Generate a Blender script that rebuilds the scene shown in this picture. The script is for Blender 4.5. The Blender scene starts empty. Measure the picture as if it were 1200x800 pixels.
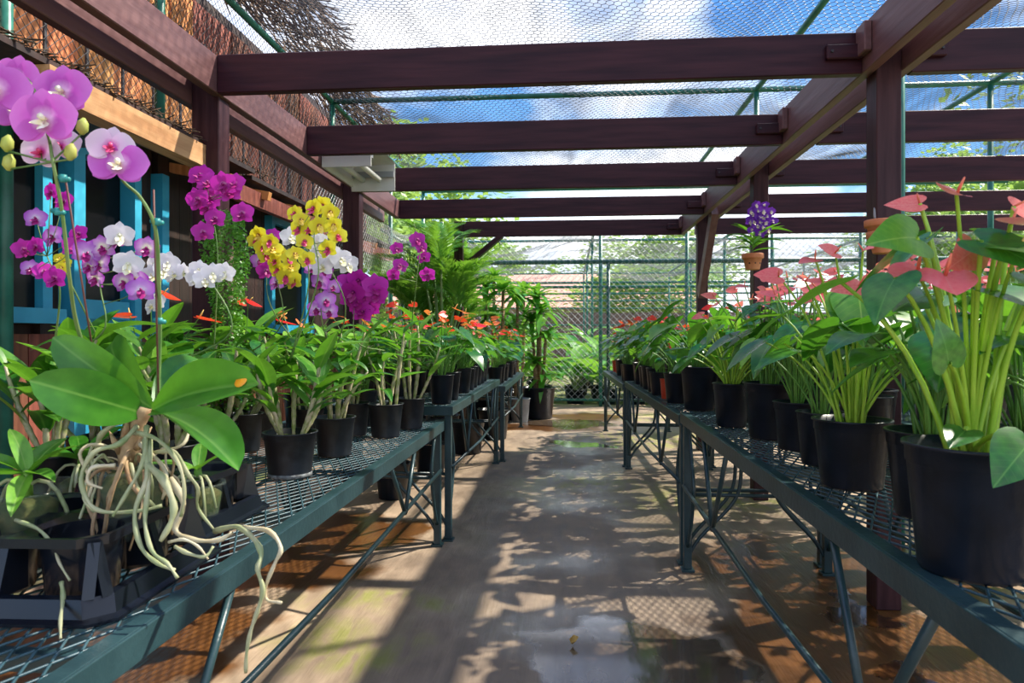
import bpy, math, random
import numpy as np
from mathutils import Vector, Matrix
PI = math.pi
R = random.Random(11)
C = bpy.context.scene.collection
scn = bpy.context.scene

# ------------------------------------------------------------------ camera
H = 1.117; FPX = 800.0; HORY = 392.0; YAW = math.atan(66 / 800)
cs, sn = math.cos(YAW), math.sin(YAW)
cam_d = bpy.data.cameras.new('camera'); cam = bpy.data.objects.new('camera', cam_d); C.objects.link(cam)
cam_d.lens = 24; cam_d.sensor_width = 36; cam_d.shift_y = -8 / 1200
cam_d.clip_end = 300; cam_d.clip_start = 0.02
cam_d.dof.use_dof = True; cam_d.dof.focus_distance = 2.6; cam_d.dof.aperture_fstop = 9
cam.location = (0, 0, H); cam.rotation_euler = (PI / 2, 0, YAW)
scn.camera = cam

# ------------------------------------------------------------------ sky and sun
w = bpy.data.worlds.new('sky'); scn.world = w; w.use_nodes = True
nt = w.node_tree; nt.nodes.clear()
def wn(t, **k):
    n = nt.nodes.new(t)
    for a, b in k.items(): setattr(n, a, b)
    return n
tc = wn('ShaderNodeTexCoord'); mp = wn('ShaderNodeMapping'); mp.inputs['Scale'].default_value = (1, 1, 2.2)
mp.inputs['Location'].default_value = (.9, .1, .4)
nz = wn('ShaderNodeTexNoise'); nz.inputs['Scale'].default_value = 2.1; nz.inputs['Detail'].default_value = 7; nz.inputs['Roughness'].default_value = .55
nz.inputs['Distortion'].default_value = .3
cr = wn('ShaderNodeValToRGB'); cr.color_ramp.elements[0].position = .44; cr.color_ramp.elements[1].position = .60
sep = wn('ShaderNodeSeparateXYZ')
gr = wn('ShaderNodeValToRGB')
gr.color_ramp.elements[0].position = 0.0; gr.color_ramp.elements[0].color = (1.0, 1.12, 1.25, 1)
gr.color_ramp.elements[1].position = .6; gr.color_ramp.elements[1].color = (.03, .19, .72, 1)
e = gr.color_ramp.elements.new(.2); e.color = (.22, .52, 1.0, 1)
mx = wn('ShaderNodeMixRGB'); mx.inputs['Color2'].default_value = (1.45, 1.47, 1.55, 1)
bg = wn('ShaderNodeBackground'); bg.inputs['Strength'].default_value = 1.0
out = wn('ShaderNodeOutputWorld')
L = nt.links.new
L(tc.outputs['Generated'], mp.inputs[0]); L(mp.outputs[0], nz.inputs[0]); L(nz.outputs[0], cr.inputs[0])
L(tc.outputs['Generated'], sep.inputs[0]); L(sep.outputs[2], gr.inputs[0])
L(cr.outputs[0], mx.inputs['Fac']); L(gr.outputs[0], mx.inputs['Color1']); L(mx.outputs[0], bg.inputs[0]); L(bg.outputs[0], out.inputs[0])

sd = bpy.data.lights.new('sun', 'SUN'); so = bpy.data.objects.new('sun', sd); C.objects.link(so)
sd.energy = 8.0; sd.angle = math.radians(1.0); sd.color = (1, .93, .80)
SAZ = math.radians(28); SEL = math.radians(48)
sdir = Vector((math.cos(SEL) * math.cos(SAZ), math.cos(SEL) * math.sin(SAZ), math.sin(SEL)))
so.location = sdir * 20; so.rotation_euler = sdir.to_track_quat('Z', 'Y').to_euler()
vs = scn.view_settings; vs.view_transform = 'Standard'; vs.look = 'None'; vs.gamma = 1; vs.exposure = 0.5

# ------------------------------------------------------------------ pixel -> world helpers (points of real depth)
def PD(px, py, d):
    xc = (px - 600) / FPX * d
    return Vector((cs * xc - sn * d, sn * xc + cs * d, H - (py - HORY) / FPX * d))
def PZ(px, py, Z): return PD(px, py, (H - Z) * FPX / (py - HORY))
def PX(px, py, X): return PD(px, py, X / (cs * (px - 600) / FPX - sn))
def PY(px, py, Y): return PD(px, py, Y / (sn * (px - 600) / FPX + cs))

# ------------------------------------------------------------------ materials
def new_mat(name):
    m = bpy.data.materials.new(name); m.use_nodes = True; t = m.node_tree; t.nodes.clear()
    o = t.nodes.new('ShaderNodeOutputMaterial'); p = t.nodes.new('ShaderNodeBsdfPrincipled')
    t.links.new(p.outputs[0], o.inputs[0]); return m, t, o, p
def mat(name, c1, c2=None, rough=.5, scale=6, stretch=(1, 1, 1), bump=0, bscale=None, spec=.5, trans=0, tcol=None, objr=0, metal=0, contrast=(.35, .65), r2=None, detail=5, vein=None):
    m, t, o, p = new_mat(name); N = t.nodes.new; K = t.links.new
    p.inputs['Roughness'].default_value = rough; p.inputs['Specular IOR Level'].default_value = spec; p.inputs['Metallic'].default_value = metal
    tcn = N('ShaderNodeTexCoord'); mpn = N('ShaderNodeMapping'); mpn.inputs['Scale'].default_value = stretch
    K(tcn.outputs['Object'], mpn.inputs[0])
    nn = N('ShaderNodeTexNoise'); nn.inputs['Scale'].default_value = scale; nn.inputs['Detail'].default_value = detail
    K(mpn.outputs[0], nn.inputs[0])
    r = N('ShaderNodeValToRGB'); r.color_ramp.elements[0].position = contrast[0]; r.color_ramp.elements[1].position = contrast[1]
    r.color_ramp.elements[0].color = (*c1, 1); r.color_ramp.elements[1].color = (*(c2 or c1), 1)
    K(nn.outputs[0], r.inputs[0]); col = r.outputs[0]
    if objr:
        oi = N('ShaderNodeObjectInfo'); hs = N('ShaderNodeHueSaturation')
        mr = N('ShaderNodeMapRange'); mr.inputs[3].default_value = 1 - objr; mr.inputs[4].default_value = 1 + objr
        K(oi.outputs['Random'], mr.inputs[0]); K(mr.outputs[0], hs.inputs['Value'])
        mr2 = N('ShaderNodeMapRange'); mr2.inputs[3].default_value = .5 + objr * .06; mr2.inputs[4].default_value = .5 - objr * .06
        K(oi.outputs['Random'], mr2.inputs[0]); K(mr2.outputs[0], hs.inputs['Hue'])
        K(col, hs.inputs['Color']); col = hs.outputs[0]
    if vein:                                   # midrib and side veins of a leaf, lighter than the blade
        lat, vc = vein; sx_ = N('ShaderNodeSeparateXYZ'); K(tcn.outputs['Object'], sx_.inputs[0])
        def mth(op, a, b=None):
            q = N('ShaderNodeMath'); q.operation = op
            for i_, v_ in enumerate((a, b)):
                if v_ is None: continue
                if isinstance(v_, (int, float)): q.inputs[i_].default_value = v_
                else: K(v_, q.inputs[i_])
            return q.outputs[0]
        ax = mth('ABSOLUTE', sx_.outputs[0]); m1 = N('ShaderNodeMapRange'); m1.inputs[1].default_value = .016; m1.inputs[2].default_value = .004; K(ax, m1.inputs[0]); vm = m1.outputs[0]
        if lat:
            fr = mth('FRACT', mth('MULTIPLY', mth('SUBTRACT', sx_.outputs[1], mth('MULTIPLY', ax, .9)), lat)); m2 = N('ShaderNodeMapRange'); m2.inputs[1].default_value = .12; m2.inputs[2].default_value = .02; m2.inputs[4].default_value = .45; K(fr, m2.inputs[0]); vm = mth('MAXIMUM', vm, m2.outputs[0])
        mv = N('ShaderNodeMixRGB'); mv.inputs[2].default_value = (*vc, 1); K(mth('MULTIPLY', vm, .7), mv.inputs[0]); K(col, mv.inputs[1]); col = mv.outputs[0]
    K(col, p.inputs['Base Color'])
    if r2 is not None:
        mr = N('ShaderNodeMapRange'); mr.inputs[1].default_value = .35; mr.inputs[2].default_value = .65; mr.inputs[3].default_value = rough; mr.inputs[4].default_value = r2
        K(nn.outputs[0], mr.inputs[0]); K(mr.outputs[0], p.inputs['Roughness'])
    if bump:
        b = N('ShaderNodeBump'); b.inputs['Strength'].default_value = bump; b.inputs['Distance'].default_value = .01
        if bscale:
            n2 = N('ShaderNodeTexNoise'); n2.inputs['Scale'].default_value = bscale; n2.inputs['Detail'].default_value = 4
            K(mpn.outputs[0], n2.inputs[0]); K(n2.outputs[0], b.inputs['Height'])
        else: K(nn.outputs[0], b.inputs['Height'])
        K(b.outputs[0], p.inputs['Normal'])
    if trans:
        tr = N('ShaderNodeBsdfTranslucent'); ms = N('ShaderNodeMixShader'); ms.inputs[0].default_value = trans
        if tcol: tr.inputs[0].default_value = (*tcol, 1)
        else: K(col, tr.inputs[0])
        K(p.outputs[0], ms.inputs[1]); K(tr.outputs[0], ms.inputs[2]); K(ms.outputs[0], o.inputs[0])
    return m
def petal_mat(name, cen, mid, edge, r0, r1, r2_, trans=.35):
    """flower colour by distance from the flower's own centre"""
    m, t, o, p = new_mat(name); N = t.nodes.new; K = t.links.new
    p.inputs['Roughness'].default_value = .45; p.inputs['Specular IOR Level'].default_value = .35
    tcn = N('ShaderNodeTexCoord'); vl = N('ShaderNodeVectorMath'); vl.operation = 'LENGTH'
    K(tcn.outputs['Object'], vl.inputs[0])
    nn = N('ShaderNodeTexNoise'); nn.inputs['Scale'].default_value = 90; K(tcn.outputs['Object'], nn.inputs[0])
    ad = N('ShaderNodeMath'); ad.operation = 'MULTIPLY_ADD'; ad.inputs[1].default_value = r1 * .5; ad.inputs[2].default_value = -r1 * .25
    K(nn.outputs[0], ad.inputs[0]); a2 = N('ShaderNodeMath'); K(vl.outputs['Value'], a2.inputs[0]); K(ad.outputs[0], a2.inputs[1])
    mr = N('ShaderNodeMapRange'); mr.inputs[2].default_value = r2_; K(a2.outputs[0], mr.inputs[0])
    r = N('ShaderNodeValToRGB'); r.color_ramp.elements[0].position = r0 / r2_; r.color_ramp.elements[1].position = 1
    r.color_ramp.elements[0].color = (*cen, 1); r.color_ramp.elements[1].color = (*edge, 1)
    q = r.color_ramp.elements.new(r1 / r2_); q.color = (*mid, 1)
    K(mr.outputs[0], r.inputs[0])
    K(r.outputs[0], p.inputs['Base Color'])
    tr = N('ShaderNodeBsdfTranslucent'); ms = N('ShaderNodeMixShader'); ms.inputs[0].default_value = trans
    K(r.outputs[0], tr.inputs[0]); K(p.outputs[0], ms.inputs[1]); K(tr.outputs[0], ms.inputs[2]); K(ms.outputs[0], o.inputs[0])
    return m
def clear_mat(name, col, opacity, rough=.12):
    m, t, o, p = new_mat(name); N = t.nodes.new; K = t.links.new
    p.inputs['Base Color'].default_value = (*col, 1); p.inputs['Roughness'].default_value = rough
    tr = N('ShaderNodeBsdfTransparent'); ms = N('ShaderNodeMixShader')
    nn = N('ShaderNodeTexNoise'); nn.inputs['Scale'].default_value = 22; nn.inputs['Detail'].default_value = 6
    tcn = N('ShaderNodeTexCoord'); K(tcn.outputs['Object'], nn.inputs[0])
    mr = N('ShaderNodeMapRange'); mr.inputs[1].default_value = .35; mr.inputs[2].default_value = .7; mr.inputs[3].default_value = opacity[0]; mr.inputs[4].default_value = opacity[1]
    K(nn.outputs[0], mr.inputs[0]); K(mr.outputs[0], ms.inputs[0])
    K(tr.outputs[0], ms.inputs[1]); K(p.outputs[0], ms.inputs[2]); K(ms.outputs[0], o.inputs[0]); return m
def cloth_mat(name, col, lo, hi, stretch, scale=1.0, rough=.8):
    """woven shade cloth: partly open weave, folds where it gathers"""
    m, t, o, p = new_mat(name); N = t.nodes.new; K = t.links.new
    d = N('ShaderNodeBsdfDiffuse'); d.inputs[0].default_value = (*col, 1)
    tl = N('ShaderNodeBsdfTranslucent'); tl.inputs[0].default_value = (*col, 1)
    m1 = N('ShaderNodeMixShader'); m1.inputs[0].default_value = .4; K(d.outputs[0], m1.inputs[1]); K(tl.outputs[0], m1.inputs[2])
    tr = N('ShaderNodeBsdfTransparent'); ms = N('ShaderNodeMixShader')
    tcn = N('ShaderNodeTexCoord'); mpn = N('ShaderNodeMapping'); mpn.inputs['Scale'].default_value = stretch
    mpn.inputs['Rotation'].default_value = (0, 0, .5)
    K(tcn.outputs['Object'], mpn.inputs[0])
    nn = N('ShaderNodeTexNoise'); nn.inputs['Scale'].default_value = scale; nn.inputs['Detail'].default_value = 6; nn.inputs['Distortion'].default_value = 1.2
    K(mpn.outputs[0], nn.inputs[0])
    mr = N('ShaderNodeMapRange'); mr.inputs[1].default_value = .42; mr.inputs[2].default_value = .68; mr.inputs[3].default_value = lo; mr.inputs[4].default_value = hi
    K(nn.outputs[0], mr.inputs[0]); K(mr.outputs[0], ms.inputs[0])
    K(tr.outputs[0], ms.inputs[1]); K(m1.outputs[0], ms.inputs[2]); K(ms.outputs[0], o.inputs[0]); return m

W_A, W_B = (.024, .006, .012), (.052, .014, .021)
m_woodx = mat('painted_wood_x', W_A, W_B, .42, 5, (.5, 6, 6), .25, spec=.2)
m_woody_lit = mat('sunlit_painted_wood_y', (.13, .06, .062), (.17, .085, .085), .45, 5, (6, .5, 6), .25, spec=.3)  # same paint as the rafters, with the beams' lit mauve in its colour
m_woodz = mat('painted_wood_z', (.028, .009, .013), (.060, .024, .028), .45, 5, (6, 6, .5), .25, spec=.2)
m_raw = mat('raw_timber', (.42, .20, .08), (.62, .36, .17), .6, 4, (8, .6, 8), .3)
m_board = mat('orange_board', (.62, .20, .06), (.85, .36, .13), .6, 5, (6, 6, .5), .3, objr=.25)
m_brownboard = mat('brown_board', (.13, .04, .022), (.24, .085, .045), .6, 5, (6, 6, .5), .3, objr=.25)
m_darkboard = mat('dark_board', (.02, .010, .008), (.045, .02, .015), .6, 5, (6, 6, .5), .2, objr=.2)
m_blue = mat('light_blue_paint', (.03, .33, .52), (.05, .42, .62), .4, 5, bump=.05)
m_glass_shade = mat('dark_glass_and_shade', (.004, .004, .005), rough=.25, spec=.3)  # near-black glass; also paints the unlit door opening and drain holes
m_green = mat('green_pipe_paint', (.015, .12, .085), (.03, .20, .14), .35, 9, bump=.05)
m_greend = mat('dark_green_pipe_paint', (.006, .05, .04), (.012, .085, .065), .35, 9)
m_table = mat('bench_green_paint', (.009, .030, .036), (.024, .060, .068), .36, 7, bump=.12, bscale=60, contrast=(.3, .7))
m_tmesh = mat('bench_mesh_paint', (.020, .060, .075), (.050, .115, .14), .4, 7)
m_rust = mat('rust', (.16, .05, .03), (.25, .1, .06), .8, 40)
m_wire = mat('galvanised_wire', (.30, .31, .33), (.48, .49, .50), .4, 9, metal=.4)
m_wired = mat('dark_wire', (.02, .02, .025), (.05, .05, .06), .6, 9)
m_net = mat('net_cord', (.030, .038, .05), (.07, .085, .11), .6, 3)
m_pot = mat('black_pot_plastic', (.003, .006, .011), (.008, .013, .024), .33, 14, bump=.06, bscale=50, spec=.35)
m_potd = mat('dusty_pot_plastic', (.007, .010, .015), (.040, .050, .064), .45, 12, bump=.06, contrast=(.45, .75))
m_lime = mat('limescale', (.25, .27, .27), (.06, .06, .06), .8, 60)
m_redpot = mat('red_pot_plastic', (.55, .05, .02), (.65, .08, .03), .4, 8)
m_clay = mat('terracotta', (.55, .17, .07), (.68, .27, .13), .7, 12, bump=.1)
m_soil = mat('brown_soil', (.05, .025, .012), (.20, .09, .04), .9, 60, bump=.8)
m_fibre = mat('coir_fibre', (.22, .08, .025), (.35, .16, .06), .9, 60, bump=.5)
m_tray = mat('black_tray_plastic', (.004, .006, .010), (.007, .010, .017), .25, 6, bump=.03)
m_clear = clear_mat('clear_plastic', (.30, .36, .30), (.06, .22))
m_moss = mat('mossy_bark', (.03, .07, .012), (.16, .15, .04), .9, 30, bump=.8)
m_root = mat('orchid_root', (.26, .34, .13), (.58, .54, .34), .55, 18, contrast=(.3, .7), trans=.1)
m_rootw = mat('pale_root', (.50, .40, .22), (.66, .60, .42), .6, 18)
m_crown = mat('dry_sheath', (.30, .17, .08), (.50, .36, .2), .8, 30)
LT = (.20, .52, .03)
m_phal = mat('moth_orchid_leaf', (.028, .15, .012), (.06, .24, .02), .36, 7, trans=.25, tcol=LT, spec=.5, vein=(0, (.16, .36, .06)))
m_den = mat('cane_orchid_leaf', (.022, .12, .010), (.06, .22, .018), .35, 7, trans=.28, tcol=LT, objr=.35, vein=(0, (.14, .32, .05)))
m_denl = mat('light_orchid_leaf', (.10, .30, .025), (.18, .42, .04), .4, 7, trans=.3, tcol=LT, objr=.3, vein=(0, (.3, .5, .1)))
m_anth = mat('anthurium_leaf', (.012, .10, .012), (.035, .19, .02), .24, 7, trans=.26, tcol=(.16, .5, .03), objr=.35, spec=.6, vein=(7, (.12, .34, .05)))
m_anthl = mat('light_anthurium_leaf', (.08, .28, .02), (.15, .38, .03), .32, 7, trans=.32, tcol=(.25, .6, .04), objr=.3, vein=(7, (.3, .5, .08)))
m_pet = mat('sunlit_petiole', (.26, .50, .03), (.42, .62, .06), .4, 12, trans=.15, tcol=(.4, .65, .08))  # sunlit yellow-green put into the stalk colour; the next copy is darker
m_petd = mat('dark_petiole', (.07, .22, .03), (.16, .34, .05), .45, 12)
m_cane = mat('orchid_cane', (.22, .28, .06), (.50, .42, .28), .55, 40, (1, 1, 1), .2)
m_stem = mat('green_stem', (.10, .22, .05), (.22, .30, .10), .5, 12)
m_browncane = mat('brown_cane', (.20, .12, .06), (.42, .28, .16), .8, 20, (1, 1, 4), .5)
m_palm = mat('palm_leaf', (.05, .22, .02), (.13, .36, .04), .4, 4, trans=.3, tcol=(.3, .6, .05), objr=.35)
m_drac = mat('dracaena_leaf', (.045, .24, .02), (.11, .38, .04), .33, 5, trans=.3, tcol=(.28, .62, .05), objr=.35)
m_broad = mat('broad_leaf', (.05, .24, .02), (.16, .44, .05), .35, 4, trans=.3, tcol=(.32, .65, .06), objr=.35)
m_tree = mat('tree_leaf', (.10, .24, .05), (.28, .42, .12), .5, 1.5, trans=.3, tcol=(.4, .6, .12))
m_bark = mat('bark', (.12, .08, .05), (.25, .19, .13), .9, 8, bump=.5)
m_tie = mat('teal_clip', (.03, .28, .26), rough=.4)
m_stake = mat('brown_stake', (.10, .03, .03), (.2, .08, .06), .6, 9)
m_bluetag = mat('blue_tag', (.05, .25, .6), rough=.4)
m_orange = mat('orange_spot', (.95, .32, .01), (.95, .45, .02), .4, 60)
p_phal = petal_mat('moth_orchid_pink', (.85, .55, .8), (.62, .10, .55), (.75, .22, .70), .008, .022, .055)
p_phalw = petal_mat('moth_orchid_pale', (.70, .10, .45), (.85, .60, .80), (.90, .74, .86), .008, .020, .055)
p_mag = petal_mat('magenta_petal', (.75, .35, .6), (.58, .03, .42), (.62, .03, .48), .002, .009, .03)
p_dmag = petal_mat('deep_magenta_petal', (.10, .0, .06), (.52, .01, .36), (.60, .02, .42), .003, .008, .03)
p_pur = petal_mat('purple_white_petal', (.95, .9, .75), (.72, .40, .75), (.42, .04, .50), .008, .016, .03)
p_lil = petal_mat('lilac_petal', (.85, .8, .9), (.70, .35, .80), (.48, .07, .62), .004, .014, .03)
p_wht = petal_mat('white_petal', (.80, .85, .5), (.90, .88, .92), (.95, .93, .97), .001, .007, .03)
p_yel = petal_mat('yellow_petal', (.30, .02, .05), (.85, .72, .03), (.80, .78, .05), .004, .010, .03)
p_blu = petal_mat('violet_petal', (.55, .40, .8), (.22, .04, .50), (.16, .02, .42), .003, .012, .03)
m_lipw = mat('cream_lip', (.9, .75, .4), (.95, .9, .85), .4, 60)
m_lipwh = mat('white_lip', (.9, .88, .8), (.85, .8, .4), .4, 60)
m_lipr = mat('crimson_lip', (.6, .03, .12), (.75, .1, .25), .4, 60)
m_lipd = mat('plum_lip', (.28, .01, .15), (.4, .02, .2), .4, 60)
m_lipy = mat('yellow_lip', (.9, .6, .05), (.9, .75, .2), .4, 60)
m_bud = mat('green_bud', (.45, .55, .08), (.6, .62, .15), .45, 20, trans=.2)
m_spink = mat('pink_spathe', (.86, .10, .13), (.92, .22, .20), .28, 14, trans=.32, tcol=(1, .30, .22), objr=.12, spec=.5, vein=(6, (.93, .34, .30)))
m_sred = mat('red_spathe', (.72, .02, .015), (.85, .05, .02), .25, 14, trans=.28, tcol=(1, .1, .03), objr=.15, spec=.5)
m_sora = mat('orange_spathe', (.85, .16, .03), (.9, .26, .07), .3, 14, trans=.3, tcol=(1, .3, .06), objr=.12)
m_spad = mat('pink_spadix', (.85, .12, .10), (.8, .3, .15), .5, 120, bump=.3)
m_spady = mat('yellow_spadix', (.8, .5, .08), (.85, .62, .2), .5, 120, bump=.3)
m_white = mat('white_enamel', (.62, .62, .58), (.72, .71, .66), .4, 6)
m_grey = mat('grey_plastic', (.30, .31, .33), rough=.5)
m_debris = mat('dead_leaves', (.03, .022, .015), (.16, .10, .06), .9, 18)

# ------------------------------------------------------------------ mesh helpers
class MB:
    def __init__(s): s.v = []; s.f = []; s.m = []; s.mi = 0
    def add(s, v, f):
        n = len(s.v); s.v.extend([tuple(p) for p in v]); s.f.extend([tuple(i + n for i in q) for q in f]); s.m.extend([s.mi] * len(f))
    def box(s, c, d, M=None):
        x, y, z = d[0] / 2, d[1] / 2, d[2] / 2
        vs = [Vector((a * x, b * y, e * z)) for e in (-1, 1) for b in (-1, 1) for a in (-1, 1)]
        if M: vs = [M @ q for q in vs]
        s.add([q + Vector(c) for q in vs], [(0, 2, 3, 1), (4, 5, 7, 6), (0, 1, 5, 4), (2, 6, 7, 3), (0, 4, 6, 2), (1, 3, 7, 5)])
    def span(s, a, b):
        s.box([(a[i] + b[i]) / 2 for i in range(3)], [abs(b[i] - a[i]) for i in range(3)])
    def beam(s, p0, p1, wd, ht, up=(0, 0, 1)):
        p0, p1 = Vector(p0), Vector(p1); d = (p1 - p0); y = d.normalized(); x = y.cross(Vector(up)).normalized(); z = x.cross(y)
        M = Matrix((x, y, z)).transposed(); s.box((p0 + p1) / 2, (wd, d.length, ht), M)
    def tube(s, pts, r, n=6, cap=True):
        pts = [Vector(p) for p in pts]; k = len(pts); rs = r if isinstance(r, (list, tuple)) else [r] * k
        vs = []; prev = None
        for i, p in enumerate(pts):
            t = (pts[min(i + 1, k - 1)] - pts[max(i - 1, 0)])
            t = t.normalized() if t.length > 1e-9 else Vector((0, 0, 1))
            if prev is None: a = t.cross(Vector((.31, .57, .76)) if abs(t.z) > .9 else Vector((0, 0, 1))).normalized()
            else:
                a = prev - t * prev.dot(t); a = a.normalized() if a.length > 1e-9 else t.orthogonal().normalized()
            prev = a; b = t.cross(a)
            for j in range(n):
                an = 2 * PI * j / n; vs.append(p + (a * math.cos(an) + b * math.sin(an)) * rs[i])
        fs = [(i * n + j, i * n + (j + 1) % n, (i + 1) * n + (j + 1) % n, (i + 1) * n + j) for i in range(k - 1) for j in range(n)]
        if cap: fs += [tuple(range(n - 1, -1, -1)), tuple(range((k - 1) * n, k * n))]
        s.add(vs, fs)
    def lathe(s, prof, n=20, c=(0, 0, 0), wob=0):
        vs = []
        for (r, z) in prof:
            for j in range(n):
                an = 2 * PI * j / n; rr = r * (1 + wob * math.sin(3 * an)); vs.append((c[0] + rr * math.cos(an), c[1] + rr * math.sin(an), c[2] + z))
        s.add(vs, [(i * n + j, i * n + (j + 1) % n, (i + 1) * n + (j + 1) % n, (i + 1) * n + j) for i in range(len(prof) - 1) for j in range(n)])
    def mesh(s, name, mats, smooth=False):
        me = bpy.data.meshes.new(name); me.from_pydata(s.v, [], s.f)
        if not isinstance(mats, (list, tuple)): mats = [mats]
        for q in mats: me.materials.append(q)
        if len(mats) > 1: me.polygons.foreach_set('material_index', s.m)
        if smooth: me.polygons.foreach_set('use_smooth', [True] * len(s.f))
        me.update(); return me
    def build(s, name, mats, parent=None, smooth=False, origin=None):
        if origin is not None:
            o0 = Vector(origin); s.v = [tuple(Vector(p) - o0) for p in s.v]
        o = put(name, s.mesh(name, mats, smooth), parent)
        if origin is not None: o.location = origin
        return o
def put(name, me, parent=None, M=None):
    o = bpy.data.objects.new(name, me); C.objects.link(o)
    if parent: o.parent = parent
    if M is not None: o.matrix_basis = M
    return o
def tag(o, label=None, cat=None, group=None, kind=None):
    if label: o['label'] = label
    if cat: o['category'] = cat
    if group: o['group'] = group
    if kind: o['kind'] = kind
    return o
def empty(name, loc=(0, 0, 0), rz=0, label=None, cat=None, group=None, kind=None):
    o = bpy.data.objects.new(name, None); C.objects.link(o); o.location = loc; o.rotation_euler = (0, 0, rz); o.empty_display_size = .05
    return tag(o, label, cat, group, kind)
def copy_tree(o, parent=None):
    c = o.copy(); C.objects.link(c)
    if parent: c.parent = parent
    for ch in o.children: copy_tree(ch, c)
    return c
def struts(name, A, B, r, mat_, parent=None, n=3, flat=1.0):
    """many thin prisms between the point arrays A and B, as one mesh"""
    A = np.asarray(A, float); B = np.asarray(B, float); d = B - A; ln = np.linalg.norm(d, axis=1); k = ln > 1e-6; A, B, d, ln = A[k], B[k], d[k], ln[k]
    t = d / ln[:, None]; ref = np.tile([0., 0., 1.], (len(A), 1)); ref[np.abs(t[:, 2]) > .9] = [0, 1., 0]
    u = np.cross(t, ref); u /= np.linalg.norm(u, axis=1)[:, None]; v = np.cross(u, t)
    V = np.zeros((len(A), 2 * n, 3))
    for j in range(n):
        a = 2 * PI * (j + .5) / n; off = r * (math.cos(a) * u + flat * math.sin(a) * v)
        V[:, j] = A + off; V[:, n + j] = B + off
    F = np.array([[j, (j + 1) % n, n + (j + 1) % n, n + j] for j in range(n)])
    F = (F[None] + (np.arange(len(A)) * 2 * n)[:, None, None]).reshape(-1, 4)
    me = bpy.data.meshes.new(name); nv = len(A) * 2 * n; nf = len(F)
    me.vertices.add(nv); me.vertices.foreach_set('co', V.reshape(-1)); me.loops.add(nf * 4); me.loops.foreach_set('vertex_index', F.reshape(-1).astype(np.int32))
    me.polygons.add(nf); me.polygons.foreach_set('loop_start', np.arange(nf, dtype=np.int32) * 4)
    me.update(calc_edges=True); me.validate(); me.materials.append(mat_)
    o = put(name, me, parent); o['kind'] = 'stuff'; return o
def diamonds(o, u, v, nu, nv, pu, pv, warp=None):
    """edge arrays of a diamond lattice"""
    o, u, v = np.array(o, float), np.array(u, float), np.array(v, float); A = []; B = []
    def P(i, j): return o + u * (i * pu / 2) + v * (j * pv / 2)
    for j in range(2 * nv):
        for i in range(j % 2, 2 * nu + 1, 2):
            for di in (-1, 1):
                if 0 <= i + di <= 2 * nu: A.append(P(i, j)); B.append(P(i + di, j + 1))
    A, B = np.array(A), np.array(B)
    if warp: A, B = warp(A), warp(B)
    return A, B
def hexes(x0, x1, y0, y1, s, warp):
    """hexagonal netting edges on a sagging sheet"""
    A = []; B = []; dx = s * math.sqrt(3); dy = 1.5 * s; nx = int((x1 - x0) / dx); ny = int((y1 - y0) / dy)
    for j in range(ny):
        for i in range(nx):
            x = x0 + i * dx + (j % 2) * dx / 2; y = y0 + j * dy
            A += [(x, y, 0), (x, y + s, 0), (x, y + s, 0)]; B += [(x, y + s, 0), (x + dx / 2, y + 1.5 * s, 0), (x - dx / 2, y + 1.5 * s, 0)]
    return warp(np.array(A)), warp(np.array(B))
def spline(pts, n=5):
    P = [Vector(p) for p in pts]; P = [P[0] * 2 - P[1]] + P + [P[-1] * 2 - P[-2]]; o = []
    for i in range(1, len(P) - 2):
        for k in range(n):
            t = k / n; a, b, c, d = P[i - 1], P[i], P[i + 1], P[i + 2]
            o.append(.5 * ((2 * b) + (c - a) * t + (2 * a - 5 * b + 4 * c - d) * t * t + (3 * b - a - 3 * c + d) * t ** 3))
    o.append(P[-2]); return o
def frame(o, ydir, zh=(0, 0, 1), s=1, sx=None):
    y = Vector(ydir).normalized(); z = Vector(zh); z = z - y * z.dot(y)
    z = z.normalized() if z.length > 1e-5 else y.orthogonal().normalized()
    x = y.cross(z); sx = sx or s
    M = Matrix.Identity(4)
    for i in range(3): M[i][0] = x[i] * sx; M[i][1] = y[i] * s; M[i][2] = z[i] * s; M[i][3] = o[i]
    return M
def face_to(o, nrm, roll=0, s=1):
    z = Vector(nrm).normalized(); y = Vector((0, 0, 1)); y = (y - z * y.dot(z)); y = y.normalized() if y.length > 1e-4 else z.orthogonal().normalized()
    x = y.cross(z); M = Matrix.Identity(4)
    for i in range(3): M[i][0] = x[i] * s; M[i][1] = y[i] * s; M[i][2] = z[i] * s; M[i][3] = o[i]
    return M @ Matrix.Rotation(roll, 4, 'Z')

# leaf shapes: base at the origin, tip along +Y, face up +Z, length 1
HEART = [(0, 0), (.07, -.10), (.17, -.19), (.29, -.20), (.39, -.11), (.45, .03), (.455, .18), (.42, .34), (.35, .50), (.25, .67), (.14, .83), (.05, .95), (0, 1)]
def heart_mesh(name, mt, wd=1.0, cup=.12, droop=.22, twist=0, wave=.0):
    b = MB(); n = len(HEART)
    rib = [(0, max(0, y * .96 + .02)) for _, y in HEART]; rib[0] = (0, 0)
    def z(x, y): return cup * abs(x) * 1.2 - cup * 1.4 * x * x - droop * max(y, 0) ** 2 + twist * x * y + wave * math.sin(9 * y + 2 * x) * abs(x)
    vs = []
    for (hx, hy), (rx, ry) in zip(HEART, rib):
        for q in (-1, -.55, 0, .55, 1):
            x = hx * wd * q; y = ry + (hy - ry) * abs(q); vs.append((x, y, z(x, y) - (.012 if q == 0 else 0)))
    b.add(vs, [(i * 5 + j, i * 5 + j + 1, (i + 1) * 5 + j + 1, (i + 1) * 5 + j) for i in range(n - 1) for j in range(4)])
    return b.mesh(name, mt, True)
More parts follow.
